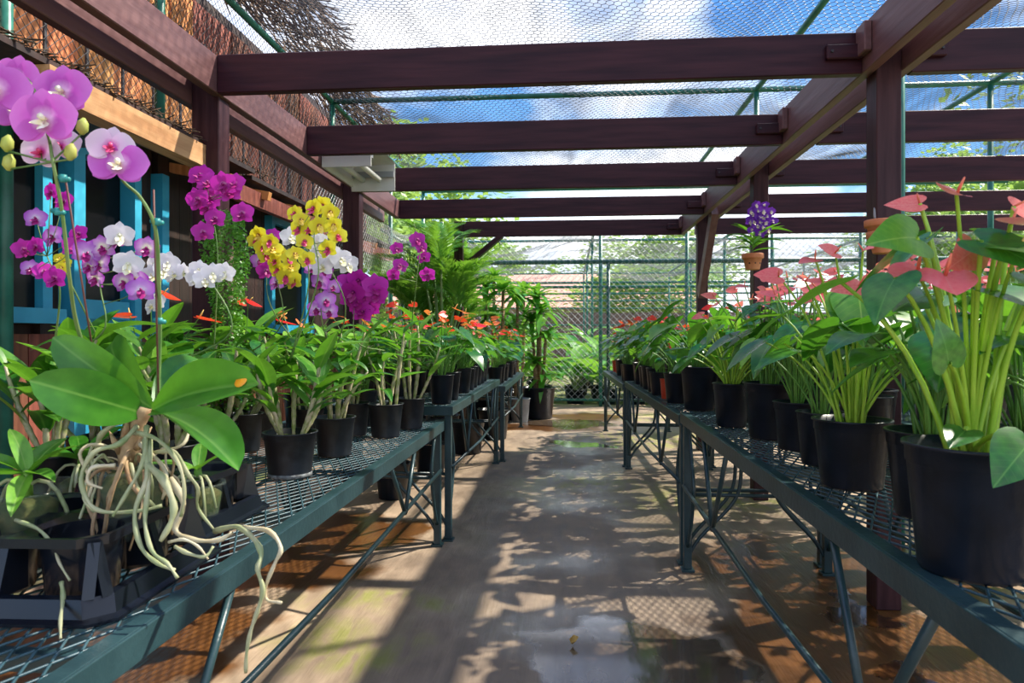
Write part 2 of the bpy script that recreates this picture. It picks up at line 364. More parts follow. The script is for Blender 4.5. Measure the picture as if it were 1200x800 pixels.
def strap_mesh(name, mt, wd=.25, droop=.3, fold=.15, n=9, power=.8, up=0., ex=.65, twist=0):
    b = MB(); vs = []; cols = (-1, -.5, 0, .5, 1)
    for i in range(n + 1):
        t = i / n; hw = wd / 2 * (math.sin(PI * min(1, max(0, t)) ** (power)) ** ex if 0 < t < 1 else (.25 if t == 0 else .02))
        for q in cols:
            x = hw * q; vs.append((x * math.cos(twist * t), t - droop * .25 * t * t, up * t - droop * t * t + fold * abs(q) * hw * 2 + x * math.sin(twist * t)))
    b.add(vs, [(i * 5 + j, i * 5 + j + 1, (i + 1) * 5 + j + 1, (i + 1) * 5 + j) for i in range(n) for j in range(4)])
    return b.mesh(name, mt, True)
def petal(b, a, l, wd, curl=.2, n=5, z0=0, pw=.9, base=.3, tilt=.1):
    vs = []; ca, sa = math.cos(a), math.sin(a)
    for i in range(n + 1):
        t = i / n; hw = wd / 2 * max(.06 if i == n else base * (1 - t), math.sin(PI * min(1, t ** pw)) ** .6 if i < n else 0)
        for q in (-1, 0, 1):
            u, v = l * t, hw * q; zz = z0 + tilt * u + curl * l * (t * t) * -.6 + curl * abs(q) * hw * .5
            vs.append((u * ca - v * sa, u * sa + v * ca, zz))
    b.add(vs, [(i * 3 + j, i * 3 + j + 1, (i + 1) * 3 + j + 1, (i + 1) * 3 + j) for i in range(n) for j in range(2)])
def orchid_meshes(kind, pm, lm):
    b = MB(); r = math.radians
    if kind == 'phal':
        for a in (90, 215, 325): petal(b, r(a), .048, .038, .1, n=8, z0=-.002)
        for a in (8, 172): petal(b, r(a), .053, .070, .15, n=9, pw=.8, base=.5)
        l = MB(); petal(l, r(270), .020, .016, -.9, tilt=.5); petal(l, r(225), .014, .012, -1.2, tilt=.9); petal(l, r(315), .014, .012, -1.2, tilt=.9)
        l.tube([(0, .001, 0), (0, .003, .011)], [.004, .005], 6)
    else:
        for a in (90, 218, 322): petal(b, r(a), .031, .022, .15, z0=-.001)
        for a in (22, 158): petal(b, r(a), .032, .036, .2, n=6, pw=.85)
        l = MB(); petal(l, r(270), .021, .018, -.7, tilt=.35); petal(l, r(235), .012, .010, -1.2, tilt=.9); petal(l, r(305), .012, .010, -1.2, tilt=.9)
        l.tube([(0, .001, 0), (0, .002, .007)], [.0025, .003], 5)
        b.tube([(0, 0, 0), (0, -.004, -.014)], [.003, .001], 5)
    return b.mesh('flower', pm, True), l.mesh('lip', lm, True)
FL = {}
for k, kind, pm, lm in (('phal', 'phal', p_phal, m_lipw), ('phalw', 'phal', p_phalw, m_lipr), ('mag', 'd', p_mag, m_lipd), ('dmag', 'd', p_dmag, m_lipd),
                        ('pur', 'd', p_pur, m_lipd), ('lil', 'd', p_lil, m_lipd), ('wht', 'd', p_wht, m_lipwh), ('yel', 'd', p_yel, m_lipr), ('yel2', 'd', p_yel, m_lipy), ('blu', 'd', p_blu, m_lipw)):
    FL[k] = orchid_meshes(kind, pm, lm)
HE = [heart_mesh('leaf', m_anth, .95, .10, .25), heart_mesh('leaf', m_anth, .85, .20, .15, .25), heart_mesh('leaf', m_anthl, 1.0, .15, .3, -.2), heart_mesh('leaf', m_anth, .8, .05, .4, .1, .05)]
def spathe_set(mt): return [heart_mesh('flower', mt, .95, .16, -.08), heart_mesh('flower', mt, .85, .05, .18, .2), heart_mesh('flower', mt, .75, .35, -.2, .1)]
SP = {'pink': spathe_set(m_spink), 'red': spathe_set(m_sred), 'orange': spathe_set(m_sora)}
_b = MB(); _b.tube([(0, 0, 0), (0, .05, .22), (0, .09, .42)], [.034, .038, .018], 7); SPADIX = {'pink': _b.mesh('spadix', m_spad, True), 'red': _b.mesh('spadix', m_spady, True), 'orange': _b.mesh('spadix', m_spady, True)}
ST = [strap_mesh('leaf', m_den, .27, .25, .2), strap_mesh('leaf', m_den, .24, .5, .25, twist=.3), strap_mesh('leaf', m_denl, .26, .12, .2, twist=-.2), strap_mesh('leaf', m_den, .30, .38, .15)]
DR = [strap_mesh('leaf', m_drac, .22, .7, .15), strap_mesh('leaf', m_drac, .20, 1.0, .1, twist=.4), strap_mesh('leaf', m_drac, .21, .4, .2)]
BR = [strap_mesh('leaf', m_broad, .52, .35, .15), strap_mesh('leaf', m_broad, .46, .6, .15, twist=.3), strap_mesh('leaf', m_broad, .58, .2, .2, twist=-.3)]

# ------------------------------------------------------------------ pots
def pot_mesh(r, h, mt=None, ridged=True, n=26, name='pot'):
    b = MB(); rb = r * .80
    prof = [(0, .0), (rb * .96, .0), (rb, .006), (rb + (r - rb) * .80, h * .84), (r * .985, h * .845), (r * .99, h * .97), (r * 1.045, h * .975), (r * 1.045, h), (r * .97, h), (r * .95, h * .8), (r * .93, h * .78)]
    if not ridged: prof = [(0, 0), (rb, 0), (rb + (r - rb) * .96, h * .95), (r * 1.03, h * .955), (r * 1.03, h), (r * .97, h), (r * .93, h * .8)]
    b.lathe(prof, n); return b.mesh(name, mt or m_pot, True)
def soil_mesh(r, mt=None):
    b = MB(); rr = random.Random(3); prof = []
    vs = [(0, 0, .006)]; n = 20
    for k in (1, 2, 3):
        for j in range(n):
            a = 2 * PI * j / n; vs.append((r * k / 3 * math.cos(a), r * k / 3 * math.sin(a), rr.uniform(-.004, .006)))
    fs = [(0, 1 + j, 1 + (j + 1) % n) for j in range(n)]
    for k in (0, 1):
        fs += [(1 + k * n + j, 1 + (k + 1) * n + j, 1 + (k + 1) * n + (j + 1) % n, 1 + k * n + (j + 1) % n) for j in range(n)]
    b.add(vs, fs); return b.mesh('soil', mt or m_soil, True)
POT = {}
def add_pot(root, r, h, mt=None, ridged=True, soil=None, lime=False):
    key = (round(r, 4), round(h, 4), (mt or m_pot).name, ridged, (soil or m_soil).name)
    if key not in POT: POT[key] = (pot_mesh(r, h, mt, ridged), soil_mesh(r * .945, soil))
    put('pot', POT[key][0], root); s = put('soil', POT[key][1], root); s.location = (0, 0, h * .86)
    if lime:
        b = MB(); b.lathe([(r * .79, .0), (r * .84, .001), (r * .83, .012), (r * .81, .013)], 26); tag(b.build('limescale', m_lime, root, True), 'white limescale ring round the foot of the pot')

# ------------------------------------------------------------------ plants
def leaf_on(root, me, o, d, zh, s, sx=None): return put('leaf', me, root, frame(o, d, zh, s, sx))
def spathe(root, col, tip, d, zh, s, rr):
    f = put('flower', rr.choice(SP[col]), root, frame(tip, d, zh, s))
    put('spadix', SPADIX[col], f); return f
def quad(a, c, b, n=6): return [a * (1 - t) ** 2 + c * 2 * t * (1 - t) + b * t * t for t in [i / n for i in range(n + 1)]]
def anthurium(name, seed, pr, ph, hh, spread, nl, nf, ls, fs, col, sep=True, pm=None, potmat=None, prad=.0032, light=.3, soil=None, low=0.2):
    """potted anthurium: pot, soil, heart leaves on stalks, spathes with a spadix"""
    rr = random.Random(seed); root = empty(name); add_pot(root, pr, ph, potmat, True, soil)
    pm = pm or m_pet; all_ = MB(); base = Vector((0, 0, ph * .86))
    for i in range(nl + nf):
        fl = i >= nl; a = i * 2.399 + rr.uniform(-.4, .4); q = rr.random()
        rad = spread * ((.25 + .85 * q) if not fl else (.15 + .8 * q))
        z = ph + hh * ((low + (1 - low) * (1 - .5 * q) * rr.uniform(.35, 1.05)) if not fl else rr.uniform(1.0, 1.3) * (1 - .12 * q))
        dv = Vector((math.cos(a), math.sin(a), 0)); b0 = base + dv * pr * .35 * rr.random(); tip = Vector((dv.x * rad, dv.y * rad, z))
        ctl = b0.lerp(tip, .45) + Vector((0, 0, .22 * (tip - b0).length)) - dv * rad * .12
        pts = quad(b0, ctl, tip); rads = [prad * (1.25 - .5 * k / 6) for k in range(7)]
        tw = Vector((-dv.y, dv.x, 0)) * rr.uniform(-.5, .5)
        if fl:
            n = (Vector((-.1, -.75, .65)) + dv * .5 + Vector((rr.uniform(-.4, .4), rr.uniform(-.4, .4), 0))); s = fs * rr.uniform(.75, 1.15)
            ob = spathe(root, col, tip, dv + tw + Vector((0, 0, rr.uniform(-.5, .3))), n, s, rr)
        else:
            s = ls * rr.uniform(.65, 1.1)
            me = HE[2] if rr.random() < light else rr.choice((HE[0], HE[1], HE[3]))
            ob = leaf_on(root, me, tip, dv + tw + Vector((0, 0, rr.uniform(-.75, .15))), Vector((0, 0, 1)) + dv * .45 + tw * .5, s, s * rr.uniform(.85, 1.1))
        if sep:
            t = MB(); t.tube(pts, rads, 6, False); o = t.build('stalk', pm, None, True)
            o.parent = ob; o.matrix_basis = ob.matrix_basis.inverted()
        else: all_.tube(pts, rads, 4, False)
    if not sep: tag(all_.build('stalks', pm, root, True), kind='stuff')
    return root
CANE_N = [0]
def cane(root, b0, top, r, mt=None, bend=.03, seg=9):
    b = MB(); pts = []; rs = []; m_ = (b0 + top) / 2; out_ = Vector((m_.x - root_c[0], m_.y - root_c[1], 0))
    n = seg * 2
    for i in range(n + 1):
        t = i / n; p = b0.lerp(top, t) + Vector((bend * math.sin(PI * t), bend * .5 * math.sin(PI * t), 0)); pts.append(p)
        rs.append(r * (.65 + .75 * math.sin(PI * min(1, t * .9 + .12)) ** 1.0) * (1.12 if i % 2 == 0 else .92))
    b.tube(pts, rs, 7); b.build('cane', mt or m_cane, root, True); return pts
root_c = (0, 0)
def dendrobium(root, seed, pr, ph, n, hh, lean=.10, nleaf=6, ls=.13, lime=False, potmat=None, leafz=.35, light=.25, dirs=None, r=.0065):
    """cane orchid: pot, bark, jointed canes, strap leaves"""
    rr = random.Random(seed); add_pot(root, pr, ph, potmat or m_potd, True, m_moss, lime)
    for i in range(n):
        a = i * 2.399 + rr.uniform(-.3, .3); dv = Vector((math.cos(a), math.sin(a), 0))
        b0 = Vector((0, 0, ph * .86)) + dv * pr * rr.uniform(.15, .6); h2 = hh * rr.uniform(.55, 1.05); top = b0 + dv * lean * rr.uniform(.3, 1.2) + Vector((0, 0, h2))
        pts = cane(root, b0, top, r * rr.uniform(.8, 1.15), None, rr.uniform(-.02, .02))
        for k in range(nleaf):
            t = leafz + (1 - leafz) * (k + 1) / nleaf; p = pts[min(len(pts) - 1, int(t * (len(pts) - 1)))]
            la = a + (k % 2) * PI + rr.uniform(-.8, .8); ld = Vector((math.cos(la), math.sin(la), rr.uniform(.2, 1.5)))
            me = ST[2] if rr.random() < light else rr.choice((ST[0], ST[1], ST[3])); s = ls * rr.uniform(.7, 1.25)
            leaf_on(root, me, p, ld, Vector((0, 0, 1)) - ld * .2, s, s * rr.uniform(1.0, 1.5))
def spike(root, path, flowers, kinds, size=1.0, r=.0022, face=(.25, -1, .05), jit=.5, seed=0, buds=0, mt=None):
    """flower stem (world points) with flowers at world points"""
    rr = random.Random(seed); o0 = root.location
    P = spline([Vector(p) - o0 for p in path], 6) if len(path) > 2 else [Vector(p) - o0 for p in path]
    b = MB(); k = len(P); b.tube(P, [r * (1.3 - .7 * i / (k - 1)) for i in range(k)], 6)
    F = [Vector(f) - o0 for f in flowers]
    for f in F:
        q = min(P, key=lambda p: (p - f).length)
        if (q - f).length > .006: b.tube([q, (q + f) / 2 + Vector((0, 0, -.004)), f], [r * .55] * 3, 4)
    for i in range(buds):
        q = P[-1 - i * 2]; b.tube([q, q + Vector((rr.uniform(-.01, .01), rr.uniform(-.01, .01), .012)), q + Vector((0, -.004, .022))], [.003, .006, .002], 6)
    b.build('flower_stem', mt or m_stem, root, True)
    for i, f in enumerate(F):
        kd = kinds[i % len(kinds)] if isinstance(kinds, (list, tuple)) else kinds
        nrm = Vector(face) + Vector((rr.uniform(-jit, jit), rr.uniform(-jit * .5, jit * .5), rr.uniform(-jit, jit) * .6))
        o = put('flower', FL[kd][0], root, face_to(f, nrm, rr.uniform(-.3, .3), size * rr.uniform(.85, 1.12))); put('lip', FL[kd][1], o)

# ================================================================== THE SETTING
# ---- floor: concrete with wet patches, moss and a gloss film
def floor_mat():
    m, t, o, p = new_mat('stained_concrete'); N = t.nodes.new; K = t.links.new
    tcn = N('ShaderNodeTexCoord')
    def noise(sc, det=6, st=(1, 1, 1), dist=0):
        mpn = N('ShaderNodeMapping'); mpn.inputs['Scale'].default_value = st; K(tcn.outputs['Object'], mpn.inputs[0])
        n = N('ShaderNodeTexNoise'); n.inputs['Scale'].default_value = sc; n.inputs['Detail'].default_value = det; n.inputs['Distortion'].default_value = dist; K(mpn.outputs[0], n.inputs[0]); return n
    nd = noise(2.6, 5); n5 = N('ShaderNodeVectorMath'); n5.operation = 'SUBTRACT'; K(nd.outputs['Color'], n5.inputs[0]); n5.inputs[1].default_value = (.5, .5, .5)
    n6 = N('ShaderNodeVectorMath'); n6.operation = 'SCALE'; n6.inputs['Scale'].default_value = .75; K(n5.outputs[0], n6.inputs[0])
    pos = N('ShaderNodeVectorMath'); K(tcn.outputs['Object'], pos.inputs[0]); K(n6.outputs[0], pos.inputs[1])
    def blob(cx, cy, rx, ry, soft=.1):
        a = N('ShaderNodeVectorMath'); a.operation = 'SUBTRACT'; K(pos.outputs[0], a.inputs[0]); a.inputs[1].default_value = (cx, cy, 0)
        b = N('ShaderNodeVectorMath'); b.operation = 'MULTIPLY'; K(a.outputs[0], b.inputs[0]); b.inputs[1].default_value = (1 / rx, 1 / ry, 0)
        l = N('ShaderNodeVectorMath'); l.operation = 'LENGTH'; K(b.outputs[0], l.inputs[0])
        r = N('ShaderNodeMapRange'); r.inputs[1].default_value = 1 + soft; r.inputs[2].default_value = 1 - soft; K(l.outputs['Value'], r.inputs[0]); return r.outputs[0]
    def mx_(*s):
        x = s[0]
        for y in s[1:]:
            q = N('ShaderNodeMath'); q.operation = 'MAXIMUM'; K(x, q.inputs[0]); K(y, q.inputs[1]); x = q.outputs[0]
        return x
    def mixc(f, a, b, g=1.0):
        q = N('ShaderNodeMixRGB')
        if g != 1.0:
            mm = N('ShaderNodeMath'); mm.operation = 'MULTIPLY'; mm.inputs[1].default_value = g; K(f, mm.inputs[0]); f = mm.outputs[0]
        K(f, q.inputs[0])
        for s_, v in ((1, a), (2, b)):
            if isinstance(v, tuple): q.inputs[s_].default_value = (*v, 1)
            else: K(v, q.inputs[s_])
        return q.outputs[0]
    big = noise(1.4, 8); fine = noise(9, 9, (1.4, .5, 1), .5); brush = noise(60, 3, (1.5, .12, 1))
    r = N('ShaderNodeValToRGB'); r.color_ramp.elements[0].position = .3; r.color_ramp.elements[1].position = .7
    r.color_ramp.elements[0].color = (.30, .215, .15, 1); r.color_ramp.elements[1].color = (.56, .42, .29, 1); K(big.outputs[0], r.inputs[0])
    r2 = N('ShaderNodeValToRGB'); r2.color_ramp.elements[0].position = .3; r2.color_ramp.elements[1].position = .7
    r2.color_ramp.elements[0].color = (.55, .52, .50, 1); r2.color_ramp.elements[1].color = (1.1, 1.08, 1.05, 1); K(fine.outputs[0], r2.inputs[0])
    q = N('ShaderNodeMixRGB'); q.blend_type = 'MULTIPLY'; q.inputs[0].default_value = .8; K(r.outputs[0], q.inputs[1]); K(r2.outputs[0], q.inputs[2])
    col = q.outputs[0]
    aisle_shade = blob(.05, 4.3, .85, 5.2, .5)
    grey = N('ShaderNodeMixRGB'); grey.blend_type = 'MULTIPLY'; grey.inputs[2].default_value = (.62, .64, .66, 1); K(col, grey.inputs[1])  # grey of the shaded, sky-reflecting aisle is painted into the concrete colour
    K(aisle_shade, grey.inputs[0]); col = grey.outputs[0]
    wetb = mx_(blob(1.05, 2.55, .55, .75, .12), blob(-1.75, 3.15, .75, .38, .1), blob(-1.25, 3.75, .45, .34, .1), blob(1.35, 3.4, .8, .5, .2), blob(-1.6, 2.3, .45, .5, .15), blob(.9, 3.45, .25, .25), blob(-.35, 8.2, .9, .28, .15), blob(.2, 9.3, .55, .5, .15))
    pud = mx_(blob(.18, 2.25, .36, .40, .07), blob(.1, 7.0, .35, .22, .1), blob(-.05, 8.6, .6, .4, .12), blob(1.2, 2.9, .10, .12, .1), blob(1.12, 2.35, .06, .08, .1))
    moss = mx_(blob(-.80, 2.35, .22, .18, .4), blob(-.85, 2.8, .24, .14, .5), blob(1.05, 4.7, .6, .35, .5), blob(.9, 7.4, .7, .6, .5), blob(.2, 5.2, .3, .25, .8), blob(.8, 9.5, .8, .5, .4))
    mossn = N('ShaderNodeMath'); mossn.operation = 'MULTIPLY'; K(moss, mossn.inputs[0]); rm = N('ShaderNodeMapRange'); rm.inputs[1].default_value = .4; rm.inputs[2].default_value = .6; K(fine.outputs[0], rm.inputs[0]); K(rm.outputs[0], mossn.inputs[1])
    col = mixc(mossn.outputs[0], col, (.22, .24, .03), .75)
    wetcol = N('ShaderNodeMixRGB'); wetcol.blend_type = 'MULTIPLY'; wetcol.inputs[0].default_value = 1; wetcol.inputs[2].default_value = (.36, .20, .085, 1); K(col, wetcol.inputs[1])
    col = mixc(wetb, col, wetcol.outputs[0]); pc = N('ShaderNodeMixRGB'); pc.blend_type = 'MULTIPLY'; pc.inputs[0].default_value = 1; pc.inputs[2].default_value = (.45, .43, .42, 1); K(col, pc.inputs[1])
    col = mixc(pud, col, pc.outputs[0])
    K(col, p.inputs['Base Color'])
    rr_ = N('ShaderNodeMapRange'); rr_.inputs[1].default_value = .35; rr_.inputs[2].default_value = .65; rr_.inputs[3].default_value = .62; rr_.inputs[4].default_value = .85; K(fine.outputs[0], rr_.inputs[0])
    def mixf(f, a, b):
        q = N('ShaderNodeMix'); q.data_type = 'FLOAT'; K(f, q.inputs[0])
        if isinstance(a, float): q.inputs[2].default_value = a
        else: K(a, q.inputs[2])
        q.inputs[3].default_value = b; return q.outputs[0]
    damp = N('ShaderNodeMath'); damp.operation = 'MULTIPLY'; K(aisle_shade, damp.inputs[0]); rd = N('ShaderNodeMapRange'); rd.inputs[1].default_value = .44; rd.inputs[2].default_value = .58; K(big.outputs[0], rd.inputs[0]); K(rd.outputs[0], damp.inputs[1])
    ro = mixf(damp.outputs[0], rr_.outputs[0], .34); ro = mixf(wetb, ro, .30); ro = mixf(pud, ro, .13); K(ro, p.inputs['Roughness'])
    hb = N('ShaderNodeMath'); hb.operation = 'ADD'; K(fine.outputs[0], hb.inputs[0]); hm = N('ShaderNodeMath'); hm.operation = 'MULTIPLY'; hm.inputs[1].default_value = .35; K(brush.outputs[0], hm.inputs[0]); K(hm.outputs[0], hb.inputs[1])
    b = N('ShaderNodeBump'); b.inputs['Strength'].default_value = .35; b.inputs['Distance'].default_value = .012; K(hb.outputs[0], b.inputs['Height'])
    bs = mixf(pud, .35, .10); K(bs, b.inputs['Strength']); K(b.outputs[0], p.inputs['Normal'])
    p.inputs['Specular IOR Level'].default_value = .6; cw = N('ShaderNodeMath'); cw.operation = 'MULTIPLY'; cw.inputs[1].default_value = .7; K(pud, cw.inputs[0]); K(cw.outputs[0], p.inputs['Coat Weight']); p.inputs['Coat Roughness'].default_value = .06
    return m
b = MB(); b.span((-2.35, -1, -.06), (7, 11, 0)); tag(b.build('floor', floor_mat()), kind='structure')
m_ground = mat('garden_ground', (.12, .09, .04), (.16, .2, .06), .9, 3, bump=.4)
b = MB(); b.span((-40, -8, -.12), (40, 60, -.062)); tag(b.build('ground', m_ground), kind='structure')

# ---- building along the left: dark boarded wall with blue joinery, boarded gallery above
wall = empty('wall_left', (-2.55, 0, 0), kind='structure')
WX = -2.55
def wl(mb, name, mt, parent=wall): # parts given in world coordinates
    mb.v = [(p[0] - WX, p[1], p[2]) for p in mb.v]; return put(name, mb.mesh(name, mt), parent)
y = -.2; k = 0
while y < 8.0:                                    # vertical boards below the windows and between
    b = MB(); b.span((WX - .03, y + .004, 0), (WX + R.uniform(0, .008), y + .166, 1.12)); wl(b, 'board', m_brownboard); y += .17; k += 1
b = MB(); b.span((WX - .06, -.2, 0), (WX - .035, 8, 2.3)); wl(b, 'backing', m_darkboard)
for y0, y1 in ((-.2, .4), (3.10, 3.24), (3.76, 3.98), (4.05, 5.55), (6.35, 8.0)):
    y = y0
    while y < y1 - .01:
        e1 = min(y + .12, y1); b = MB(); b.span((WX - .03, y + .003, 1.12), (WX + .004, e1, 2.25)); wl(b, 'board', m_darkboard); y = e1
def window(name, y0, y1, z0, z1, mull):
    wdw = empty(name, (WX, y0, z0), kind='structure'); F = lambda a, c: MB()
    def bx(nm, a, c, mt):
        b = MB(); b.span((a[0], a[1] - y0, a[2] - z0), (c[0], c[1] - y0, c[2] - z0)); put(nm, b.mesh(nm, mt), wdw)
    bx('side_frame', (0, y0, z0), (.07, y0 + .06, z1), m_blue); bx('side_frame', (0, y1 - .06, z0), (.07, y1, z1), m_blue)
    bx('top_frame', (0, y0 + .06, z1 - .06), (.07, y1 - .06, z1), m_blue); bx('sill', (-.005, y0 - .03, z0 - .07), (.12, y1 + .03, z0), m_blue)
    for q in mull: bx('mullion', (.01, q - .025, z0), (.06, q + .025, z1 - .06), m_blue)
    e_ = [y0 + .06] + [v for q in mull for v in (q - .025, q + .025)] + [y1 - .06]
    for i in range(0, len(e_), 2): bx('pane', (.02, e_[i], z0), (.028, e_[i + 1], z1 - .06), m_glass_shade)
window('window_1', .4, 3.10, 1.24, 2.10, (1.4, 2.3))
window('window_2', 5.55, 6.35, 1.2, 2.12, ())
# blue half door
dr = empty('door_1', (WX, 3.24, 0), kind='structure')
def dbx(nm, a, c, mt, par=None):
    b = MB(); b.span(a, c); return put(nm, b.mesh(nm, mt), par or dr)
dbx('door_post', (0, -.02, 0), (.09, .06, 2.12), m_blue); dbx('door_post', (0, .46, 0), (.09, .52, 2.12), m_blue); dbx('door_head', (0, .06, 2.04), (.09, .46, 2.12), m_blue)
lf = dbx('lower_leaf', (.01, .06, .02), (.05, .46, 1.30), m_blue); dbx('rail', (.05, .08, 1.20), (.07, .44, 1.30), m_blue, lf); dbx('rail', (.05, .08, .1), (.07, .44, .2), m_blue, lf)
dbx('rail', (.05, .24, .2), (.062, .28, 1.20), m_blue, lf)
dbx('dark_interior_sheet', (-.01, .06, 1.30), (.0, .46, 2.04), m_glass_shade)  # black sheet stands in for the unlit interior above the half door
dbx('door_post', (0, .74, 0), (.08, .81, 2.1), m_blue)
# gallery boards, one by one
y = -.6
while y < 8.6:
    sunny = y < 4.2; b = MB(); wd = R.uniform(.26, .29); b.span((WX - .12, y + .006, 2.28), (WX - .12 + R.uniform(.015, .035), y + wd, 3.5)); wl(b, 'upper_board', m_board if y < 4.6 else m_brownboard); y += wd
b = MB(); b.span((WX - .17, -.6, 2.2), (WX - .125, 8.6, 3.6)); wl(b, 'backing', m_darkboard)
# ledge with dead leaves, raw timber fascia, brown fascia
b = MB(); b.span((-2.62, -.2, 2.24), (-2.18, 4.6, 2.27)); wl(b, 'ledge', m_darkboard)
b = MB(); b.span((-2.62, 4.6, 2.20), (-2.2, 8.5, 2.23)); wl(b, 'ledge', m_darkboard)
b = MB(); b.span((-1.70, 2.02, 1.872), (-1.625, 2.947, 1.968)); wl(b, 'raw_fascia_beam', m_raw)
b = MB(); b.span((-2.54, .3, 1.97), (-1.64, 2.947, 1.99)); wl(b, 'awning_board', m_darkboard)
b = MB(); b.span((-2.24, 4.0, 2.02), (-2.19, 8.5, 2.13)); wl(b, 'brown_fascia', m_brownboard)
for q in range(8):
    yy = 4.2 + q * .55; b = MB(); b.beam((-2.55, yy, 2.19), (-2.14, yy, 2.11), .05, .06); wl(b, 'rafter_tail', m_board)
A = []; B = []; rr = random.Random(5)
for i in range(3400):
    yy = rr.uniform(0, 5); a = rr.uniform(0, PI); p = np.array((rr.uniform(-2.5, -2.17), yy, 2.275 + abs(rr.gauss(0, .02)))); l = rr.uniform(.015, .06)
    if i % 2: p = np.array((rr.uniform(-1.80, -1.64), rr.uniform(.8, 2.94), 1.992 + abs(rr.gauss(0, .012))))
    A.append(p); B.append(p + np.array((math.cos(a) * l, math.sin(a) * l, rr.uniform(-.02, .02))))
o = struts('dead_leaf_litter', A, B, .006, m_debris, None, 3, .3); tag(o, 'dead leaf litter lying on the ledge above the blue windows', 'leaf litter')
# thatched gable and side wall further up
b = MB(); b.add([(-2.7, 4.7, 3.4), (-2.7, 6.8, 3.4), (-2.7, 5.8, 4.6), (-2.1, 4.6, 3.3), (-2.1, 6.9, 3.3), (-2.1, 5.8, 4.65)], [(0, 1, 2), (3, 4, 5), (0, 2, 5, 3), (1, 4, 5, 2), (0, 3, 4, 1)])
A = []; B = []
for i in range(1500):
    t = rr.uniform(0, 1); x = -2.6 + rr.uniform(0, .6); yy = 3.0 + 5 * rr.random(); z = 3.42 + (1 - abs(yy - 5.3) / 2.6) * .35
    A.append((x, yy, z)); B.append((x + rr.uniform(.05, .25), yy + rr.uniform(-.06, .06), z - rr.uniform(.02, .25)))
o = struts('thatch', A, B, .006, mat('thatch_straw', (.10, .07, .05), (.34, .24, .17), .9, 3)); tag(o, 'shaggy grey thatch edge at the top of the boarded wall', 'thatch')

# ================================================================== PERGOLA
BX, LX, RZ0, RZ1 = 1.20, -1.55, 2.185, 2.355
pg = tag(empty('pergola', (0, 0, 0)), 'purple brown timber pergola of posts, double beams and flat rafters', 'pergola')
RY = [1.86, 2.90, 3.94, 4.98, 6.17, 7.40]
def pbox(nm, a, c, mt, par=pg):
    b = MB(); b.span(a, c); o = put(nm, b.mesh(nm, mt), par)
    md = o.modifiers.new('bevel', 'BEVEL'); md.width = .004; md.segments = 1; return o
pbox('beam', (BX, -1, RZ0 + .002), (BX + .045, 7.46, RZ1 + .03), m_woody_lit); pbox('beam', (BX + .145, -1, RZ0 + .002), (BX + .19, 7.46, RZ1 + .03), m_woody_lit)
pbox('beam', (LX - .045, -1, RZ0 + .002), (LX, 6.20, RZ1 - .002), m_woody_lit); pbox('beam', (LX - .19, -1, RZ0 - .03), (LX - .145, 6.20, RZ1 - .002), m_woody_lit)
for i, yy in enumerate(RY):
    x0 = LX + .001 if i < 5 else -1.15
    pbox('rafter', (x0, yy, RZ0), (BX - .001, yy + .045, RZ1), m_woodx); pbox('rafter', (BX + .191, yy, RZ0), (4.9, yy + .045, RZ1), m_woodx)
    for xa, xb in ((BX - .15, BX - .004), (BX + .194, BX + .32)):
        o = pbox('hanger_block', (xa, yy - .024, RZ0 + .055), (xb, yy - .001, RZ1 - .055), m_woodx)
        for bx_ in (xa + .02, xb - .02): b = MB(); b.tube([(bx_, yy - .024, RZ0 + .085), (bx_, yy - .03, RZ0 + .085)], .006, 6); b.build('bolt', m_wired, o)
    pbox('hanger_block', (BX - .03, yy - .09, RZ0 + .06), (BX - .001, yy - .002, RZ1 + .01), m_woody_lit)
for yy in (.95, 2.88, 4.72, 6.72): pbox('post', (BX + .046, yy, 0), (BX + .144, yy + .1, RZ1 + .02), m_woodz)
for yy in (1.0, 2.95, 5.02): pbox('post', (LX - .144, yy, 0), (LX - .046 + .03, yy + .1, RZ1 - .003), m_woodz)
b = MB(); b.beam((BX + .075, 6.715, 1.50), (BX + .075, 6.10, 2.20), .06, .11, (0, 1, 0)); b.build('brace', m_woody_lit, pg)
b = MB(); b.beam((-1.15, 7.42, 1.85), (-.72, 7.42, 2.20), .05, .10, (0, 1, 0)); b.build('brace', m_woodx, pg)
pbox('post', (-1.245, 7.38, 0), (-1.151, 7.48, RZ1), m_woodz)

# ---- fluorescent fitting under the left beam
fx = empty('light_fitting', (-1.38, 4.2, 2.17), label='white twin tube light fitting fixed beside the left pergola beam', cat='light fitting')
b = MB(); b.add([(-.15, 0, .15), (.15, 0, .15), (.15, .56, .15), (-.15, .56, .15), (-.16, 0, .16), (.16, 0, .16), (.16, .56, .16), (-.16, .56, .16)], [(0, 1, 2, 3), (4, 7, 6, 5)])
b.span((-.165, -.01, .0), (-.15, .57, .16)); b.span((-.165, -.02, .0), (.15, -.008, .16)); b.span((-.165, .568, -.03), (.15, .58, .16)); b.build('reflector_housing', m_white, fx)
for q in (-.07, .05):
    b = MB(); b.tube([(q, .03, .04), (q, .53, .04)], .02, 10); b.build('tube', m_white, fx, True)
for q in (.0, .53): b = MB(); b.span((-.15, q, .06), (.15, q + .03, .1)); b.build('lamp_holder', m_grey, fx)

